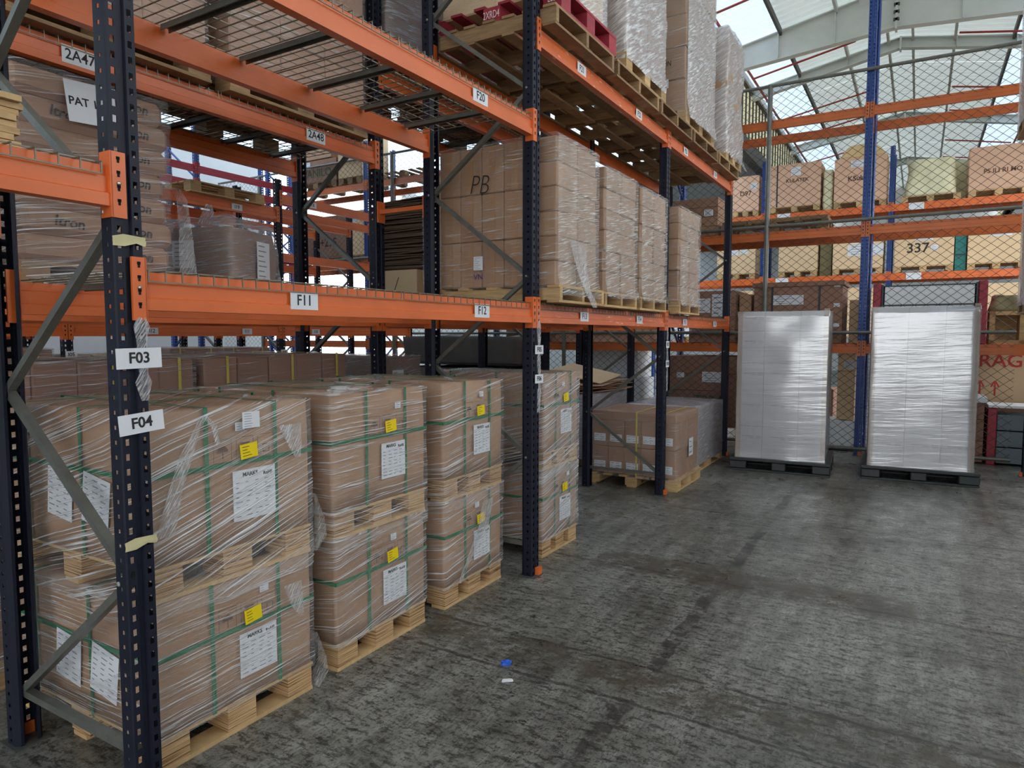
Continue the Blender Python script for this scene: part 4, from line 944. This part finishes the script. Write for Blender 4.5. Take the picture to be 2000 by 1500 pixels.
# third row
for (a, b, top, lb) in ((2.85, 3.66, 1.54, 'flat-topped wrapped carton load left of the I05 sign'), (4.0, 4.85, 1.46, 'low wrapped carton load right of the F03 sign on the third row'), (4.92, 5.62, 1.52, 'wrapped carton load under the I11 sign, left one'), (5.66, 6.42, 1.515, 'wrapped carton load under the I11 sign, right one')):
    plain_load(lb, -5.9, (a + b) / 2, 0, 0.95, b - a, top, 'film_level', 'card_brown', (2, 4, 5), 'wood_old', 'loads on the third row floor', straps=[('strap_yellow', 'y', -0.3 * (b - a)), ('strap_yellow', 'y', 0.3 * (b - a))])
bare_pallet('empty wooden pallet on the high third row beam', -5.72, 5.70, 3.402, 0.9, 1.08, 'wood', 'block')
# stack of boards at the left edge
t = thing('board_stack', 'stack of pale plywood boards at the left edge of the view', 'boards', (-0.48, 0.52, 2.232))
for i in range(9): piece('board', (0.70, 1.10 + random.uniform(-.03, .03), 0.018), 'ply_sheet' if i % 3 else 'wood', t, (random.uniform(-.02, .02), random.uniform(-.015, .015), 0.010 + i * 0.0195))
# ------------------------------------------------------------------ behind the fence
def crate(name, label, x0, x1, y, dy, z0, z1, mat, cat='crate', pal=None, group=None, texts=(), labels=(), bands=(), planks=0, lid=None, rz=0):
    """a crate or big carton standing with its front at y, facing the camera"""
    W, Hh = x1 - x0, z1 - z0; t = thing(name, label, cat, ((x0 + x1) / 2, y + dy / 2, z0), rz, group); zp = 0.0
    if pal: zp = pallet(t, W, dy, 0, pal, None, 0.14, 5, across='x')
    if planks:
        for k in range(planks): hh = (Hh - zp) / planks; piece('plank', (W, dy, hh - 0.004), mat, t, (0, 0, zp + hh * (k + 0.5)), c=0.004)
    else: piece('carton', (W, dy, Hh - zp), mat, t, (0, 0, zp + (Hh - zp) / 2), c=0.008)
    if lid: piece('lid', (W + 0.05, dy + 0.05, 0.07), lid, t, (0, 0, Hh - 0.02), c=0.006)
    f = -dy / 2 - 0.006 - (0.025 if lid else 0)
    for tx, fx, fz, sz, mt in texts: text(tx, sz, mt, t, (fx * W, -dy / 2 - 0.003, zp + fz * (Hh - zp)), '-y', bold=0.003 if sz > 0.1 else 0.0)
    for fx, fz, w_, h_ in labels: sheet_label(t, (fx * W, -dy / 2 - 0.003, zp + fz * (Hh - zp)), w_, h_, '-y', rows=4, cols=1, seed=int(fx * 50) + 60)
    for mt, plane, pos in bands: ring_strap(t, mt, W, dy, zp, Hh, plane, pos, 0.03, 0.006)
    return t
ZL = 1.565
crate('wooden_crate', 'dark brown banded crate with a clear document pouch, above the left white load', 0.11, 1.31, 10.68, 0.80, ZL, 2.44, 'card_brown', lid='card_brown', bands=(('strap_black', 'x', -0.34), ('strap_black', 'x', 0.30)), labels=((-0.10, 0.72, 0.42, 0.14), (0.44, 0.95, 0.08, 0.06), (0.44, 0.62, 0.08, 0.05), (0.44, 0.3, 0.08, 0.05)))
crate('wooden_crate', 'dark brown crate with two grey papers, left of the document pouch crate', -0.85, -0.15, 10.64, 0.84, ZL, 2.36, 'card_brown', planks=4, labels=((-0.22, 0.72, 0.26, 0.22), (0.20, 0.72, 0.28, 0.34)))
crate('wooden_crate', 'dark planked crate on the middle cross rack shelf right behind the far frame', -1.14, -0.44, 10.64, 0.84, 3.2, 3.78, 'card_dark', planks=4, labels=((0.3, 0.6, 0.14, 0.1),))
crate('carton', 'tall kraft carton between the brown crate and the blue upright', 1.36, 1.50, 11.2, 0.3, ZL, 2.20, 'card_light', 'carton')
crate('wooden_crate', 'small light carton beside the dark brown crate with grey papers', -0.12, 0.06, 10.76, 0.5, ZL, 2.30, 'card', 'carton')
t = thing('panel_crate', 'white panels in a crimson frame above the right white load', 'panel crate', (2.34, 11.06, ZL))
for k in range(3): piece('panel', (1.02, 0.82, 0.245), 'white_panel', t, (0, 0, 0.13 + 0.26 * k), c=0.006); piece('panel_rail', (1.06, 0.83, 0.012), 'strap_black', t, (0, 0, 0.262 + 0.26 * k))
for s in (-1, 1): piece('frame_post', (0.10, 0.84, 0.82), 'crimson', t, (s * 0.60, 0, 0.41), c=0.01); piece('panel_band', (0.02, 0.835, 0.80), 'strap_black', t, (s * 0.535, 0, 0.40))
t = thing('wooden_crate', 'open pale wooden frame crate under an olive cover at the right', 'crate', (3.22, 11.0, ZL))
piece('back_board', (0.30, 0.02, 0.36), 'wood', t, (0, 0.1, 0.20))
for s in (-1, 1): piece('frame_post', (0.06, 0.40, 0.42), 'wood', t, (s * 0.16, 0, 0.21))
piece('frame_rail', (0.38, 0.40, 0.05), 'wood', t, (0, 0, 0.40)); piece('frame_rail', (0.38, 0.40, 0.05), 'wood', t, (0, 0, 0.03))
t = thing('covered_bundle', 'olive cloth cover heaped on the open wooden crate', 'cover', (3.20, 11.0, ZL + 0.43)); shell(0.34, 0.36, 0, 0.20, 0.08, 0.05, 5, 4, 6, prof=lambda q: 1 - 0.25 * q, bottom=True).build('cover', 'tarp_olive', t, smooth=True)
fr = crate('carton', 'large kraft carton with FRAGILE and two arrows in red', 2.68, 3.66, 11.40, 0.55, 0.72, 1.52, 'card_light', 'carton', texts=(('FRAGILE', 0.15, 0.76, 0.25, 'ink_red'),))
for ax in (-0.17, 0.0):
    am = MB(); am.quad((-0.012, 0, -0.10), (0.012, 0, -0.10), (0.010, 0, 0.08), (-0.010, 0, 0.08)); am.quad((-0.055, 0, 0.02), (-0.035, 0, 0.01), (0.004, 0, 0.10), (-0.010, 0, 0.10)); am.quad((0.035, 0, 0.01), (0.055, 0, 0.02), (0.010, 0, 0.10), (-0.004, 0, 0.10))
    am.build('arrow_mark', 'ink_red', fr, (ax, -0.279, 0.24))
crate('wooden_crate', 'brown planked crate with a white lid under the FRAGILE carton', 2.66, 3.02, 10.74, 0.6, 0.02, 0.86, 'card_brown', planks=3, lid='white_panel')
crate('carton', 'supporting carton below the FRAGILE carton', 2.70, 3.6, 11.4, 0.5, 0.01, 0.715, 'card_brown', 'carton')
t = thing('panel_crate', 'grey panels with a crimson end post on the floor at the right', 'panel crate', (3.32, 10.98, 0.0))
for k in range(3): piece('panel', (0.40, 0.5, 0.20), 'grey_panel', t, (0.04, 0, 0.13 + 0.215 * k), c=0.006)
piece('frame_post', (0.10, 0.52, 0.74), 'crimson', t, (-0.215, 0, 0.37), c=0.01); piece('lid', (0.52, 0.54, 0.03), 'white_panel', t, (0, 0, 0.765))
crate('wooden_crate', 'long brown crate with green marks and white papers behind the far frame', -1.15, 0.12, 10.64, 0.84, 0.14, 1.36, 'card_brown', planks=4, pal='wood_old', texts=(('T23 H', 0.02, 0.36, 0.20, 'ink_green'),), labels=((-0.36, 0.72, 0.12, 0.08), (0.05, 0.70, 0.36, 0.16), (0.40, 0.70, 0.14, 0.14)))
crate('wooden_crate', 'kraft crate standing between the two white loads behind the fence', 1.25, 1.48, 11.0, 0.5, 0.45, 1.52, 'card_light', labels=((0.15, 0.75, 0.14, 0.12),), planks=3)
crate('white_box', 'white plastic container low between the two white loads', 0.95, 1.55, 10.95, 0.5, 0.02, 0.44, 'white_panel', 'container')
crate('wooden_crate', 'dark planked crate low behind the left white load', 0.45, 1.15, 11.55, 0.6, 0.02, 0.85, 'card_brown', planks=4)
for i, (x0, x1, z0, z1, lb) in enumerate(((-2.75, -1.75, 0.02, 0.95, 'lower white container behind the fence, left of the far frame'), (-2.70, -1.80, 0.96, 1.50, 'upper white container behind the fence, left of the far frame'), (-3.9, -3.0, 0.02, 1.0, 'white container behind the fence by the F06 sign'))):
    crate('white_box', lb, x0, x1, 10.95, 0.7, z0, z1, 'white_panel', 'container')
for i, (x0, x1, z0, z1, mt, lb, tx) in enumerate((
        (-4.2, -3.2, ZL, 2.35, 'card', 'kraft carton on the low cross rack shelf above the grey bundles', ()),
        (-2.9, -1.5, ZL, 2.2, 'card_pink', 'pinkish crate on the low cross rack shelf left of the far frame', ()),
        (-9.6, -8.35, 4.8, 5.4, 'card_brown', 'brown crate with green marks high on the cross rack', (('ANILO', 0.1, 0.4, 0.24, 'ink_green'),)),
        (-9.4, -8.5, 5.42, 5.95, 'card', 'carton with white papers stacked on the green-marked crate', ()),
        (-8.3, -7.65, 4.8, 5.9, 'card_light', 'tall pale carton high on the cross rack', ()),
        (-9.4, -8.1, 3.2, 4.2, 'card_brown', 'brown carton marked +295 on the middle cross rack shelf', (('+295', 0.1, 0.35, 0.24, 'ink'),)),
        (-8.05, -7.6, 3.2, 4.25, 'card_light', 'pale carton on the middle cross rack shelf beside the +295 carton', ()),
        (-7.2, -6.2, 3.2, 3.95, 'card', 'carton on the middle cross rack shelf left of the flattened cartons', ()))):
    crate('carton', lb, x0, x1, 10.64, 0.84, z0, z1, mt, 'carton', 'wood_old' if z0 > 3 and z0 < 5 else None, 'cartons on the cross rack', tx, ((-0.2, 0.8, 0.22, 0.14),))
bare_pallet('wooden pallet lying high on the cross rack', -6.6, 11.05, 4.785, 1.3, 0.8, 'wood_old')
plain_load('flat row of old pallets on the middle cross rack shelf behind the front row', 0.35, 11.05, 3.195, 1.5, 0.75, 0.20, 'film_clear', 'wood_old', (4, 2, 1), 'wood_old', wrap=False)
# far rack crates
LOW, UP = 3.105, 4.665
def far(label, x0, x1, z0, h, mat, dy=0.9, texts=(), labels=(), pal='wood', **k):
    return crate('carton', label, x0, x1, 18.03, dy, z0, z0 + h, mat, 'carton', pal, 'crates on the far rack', texts, labels, **k)
far('upper far carton half hidden at the left blue upright', -1.95, -1.30, UP, 1.0, 'card_pink', labels=((0.3, 0.7, 0.15, 0.15),), texts=(('D97', 0, 0.5, 0.16, 'ink_brown'),))
far('upper far carton with a square paper, left bay of the view', -1.05, 0.10, UP + 0.02, 1.15, 'card_pink', labels=((0.02, 0.82, 0.22, 0.2),), texts=(('KULATEK', 0.05, 0.6, 0.12, 'ink_brown'),), bands=(('strap_black', 'x', -0.4),))
far('upper far carton below a rounded kraft bag', 0.40, 1.50, UP, 1.15, 'card_pink', labels=((-0.05, 0.85, 0.3, 0.16),), texts=(('KSulat', -0.05, 0.52, 0.16, 'ink'),))
t = thing('covered_bundle', 'rounded kraft bag on the upper far carton', 'bag', (0.95, 18.5, UP + 1.155)); shell(0.95, 0.8, 0, 0.34, 0.2, 0.06, 3, 2, 8, prof=lambda q: math.sqrt(max(0.05, 1 - q * q * 0.7)), bottom=True).build('bag', 'kraft_bag', t, smooth=True)
t = thing('covered_bundle', 'slim pale dust-sheeted bundle between two upper far cartons', 'bundle', (0.26, 18.4, UP)); shell(0.22, 0.6, 0, 0.95, 0.06, 0.03, 4, 5, 10, bottom=True).build('cover', 'dust_sheet', t, smooth=True)
t = thing('covered_bundle', 'large pale dust-sheeted bundle on a pallet on the upper far shelf', 'bundle', (2.36, 18.5, UP)); pallet(t, 1.15, 0.95, 0, 'wood', None, 0.14, 5, across='x')
shell(1.02, 0.85, 0.142, 0.95, 0.16, 0.07, 2.5, 6, 12, prof=lambda q: 1 - 0.16 * q, bottom=True).build('cover', 'dust_sheet', t, smooth=True)
t = thing('covered_bundle', 'narrow pale dust-sheeted bundle beside the upper right far carton', 'bundle', (2.96, 19.2, UP)); shell(0.34, 0.5, 0, 1.02, 0.1, 0.05, 3, 7, 10, prof=lambda q: 1 - 0.2 * q, bottom=True).build('cover', 'dust_sheet', t, smooth=True)
far('upper far carton with lettering at the right end', 3.06, 4.15, UP, 1.05, 'card_pink', texts=(('PS ILI RI MO', 0.05, 0.42, 0.13, 'ink_brown'),))
far('lower far carton in pale film at the left', -2.30, -1.35, LOW, 0.85, 'card_light', labels=((-0.1, 0.8, 0.3, 0.2), (0.2, 0.8, 0.2, 0.15)))
far('lower far carton beside the pale film strip', -0.80, 0.08, LOW, 0.98, 'card_light', texts=(('KULATEK', -0.1, 0.85, 0.09, 'ink'),))
far('lower far carton with two large white papers', 0.42, 1.48, LOW, 0.98, 'card_light', labels=((0.1, 0.82, 0.5, 0.25), (0.15, 0.5, 0.75, 0.25)))
far('lower far carton marked 337 in black', 1.70, 2.85, LOW, 0.92, 'card_light', texts=(('337', -0.1, 0.50, 0.30, 'ink'),), labels=((0.0, 0.80, 0.36, 0.14), (0.18, 0.5, 0.14, 0.12)))
far('lower far carton at the right with one white paper', 3.10, 4.15, LOW, 0.92, 'card_light', labels=((0.05, 0.82, 0.4, 0.16),))
crate('teal_box', 'tall teal wrapped box between two lower far cartons', 2.87, 3.08, 18.1, 0.6, LOW, LOW + 0.95, 'teal', 'box', bands=(('strap_black', 'h', 0.35),))
crate('dark_box', 'dark tarpaulin bundle between two lower far cartons', 0.12, 0.38, 18.2, 0.6, LOW, LOW + 0.92, 'tarp_olive', 'bundle')
for i, (x0, x1, h, mt) in enumerate(((-3.4, -2.6, 1.2, 'white_panel'), (-2.4, -1.4, 1.3, 'card_light'), (-0.9, 0.2, 1.2, 'card'), (0.4, 1.4, 1.3, 'card_light'), (1.8, 2.9, 1.25, 'white_panel'), (3.0, 4.2, 1.3, 'card_light'))):
    crate('carton', 'carton on the far rack lowest shelf, number %s from the left' % ['one', 'two', 'three', 'four', 'five', 'six'][i], x0, x1, 18.05, 0.9, 1.505, 1.505 + h, mt, 'carton', 'wood', 'crates on the far rack')
# right row loads, only their edges in view
plain_load('tall wrapped load cut off by the right edge, on the upper right shelf', 3.62, 8.70, 3.755, 1.10, 0.95, 1.6, 'film_silver', 'card_brown', (2, 2, 4), 'wood_old', 'right row loads')
plain_load('wrapped load cut off by the right edge, on the lower right shelf', 3.70, 8.70, 1.905, 1.10, 0.95, 1.2, 'film_silver', 'card_brown', (2, 2, 4), 'wood_old', 'right row loads')
# litter on the floor
o = shell(0.05, 0.03, 0.001, 0.014, 0.01, 0.01, 40, 1, 3, bottom=True).build('plastic_scrap', 'scrap_blue', None, (0.492, 2.89, 0), (0, 0, 0.5)); tag(o, 'crumpled bright blue plastic scrap on the concrete floor', 'litter')
o = shell(0.055, 0.018, 0.001, 0.006, 0.006, 0.004, 40, 2, 2, bottom=True).build('paper_scrap', 'paper', None, (0.587, 2.748, 0), (0, 0, 0.7)); tag(o, 'small torn white paper scrap on the concrete floor', 'litter')

# lettering becomes plain meshes
dg = bpy.context.evaluated_depsgraph_get()
for o in [o for o in sc.objects if o.type == 'FONT']:
    me = bpy.data.meshes.new_from_object(o.evaluated_get(dg)); me.name = o.name
    n = bpy.data.objects.new('lettering', me); col.objects.link(n); n.parent = o.parent
    n.location = o.location; n.rotation_euler = o.rotation_euler; n.scale = o.scale; nm_ = o.name.split('.')[0]
    bpy.data.objects.remove(o); n.name = nm_
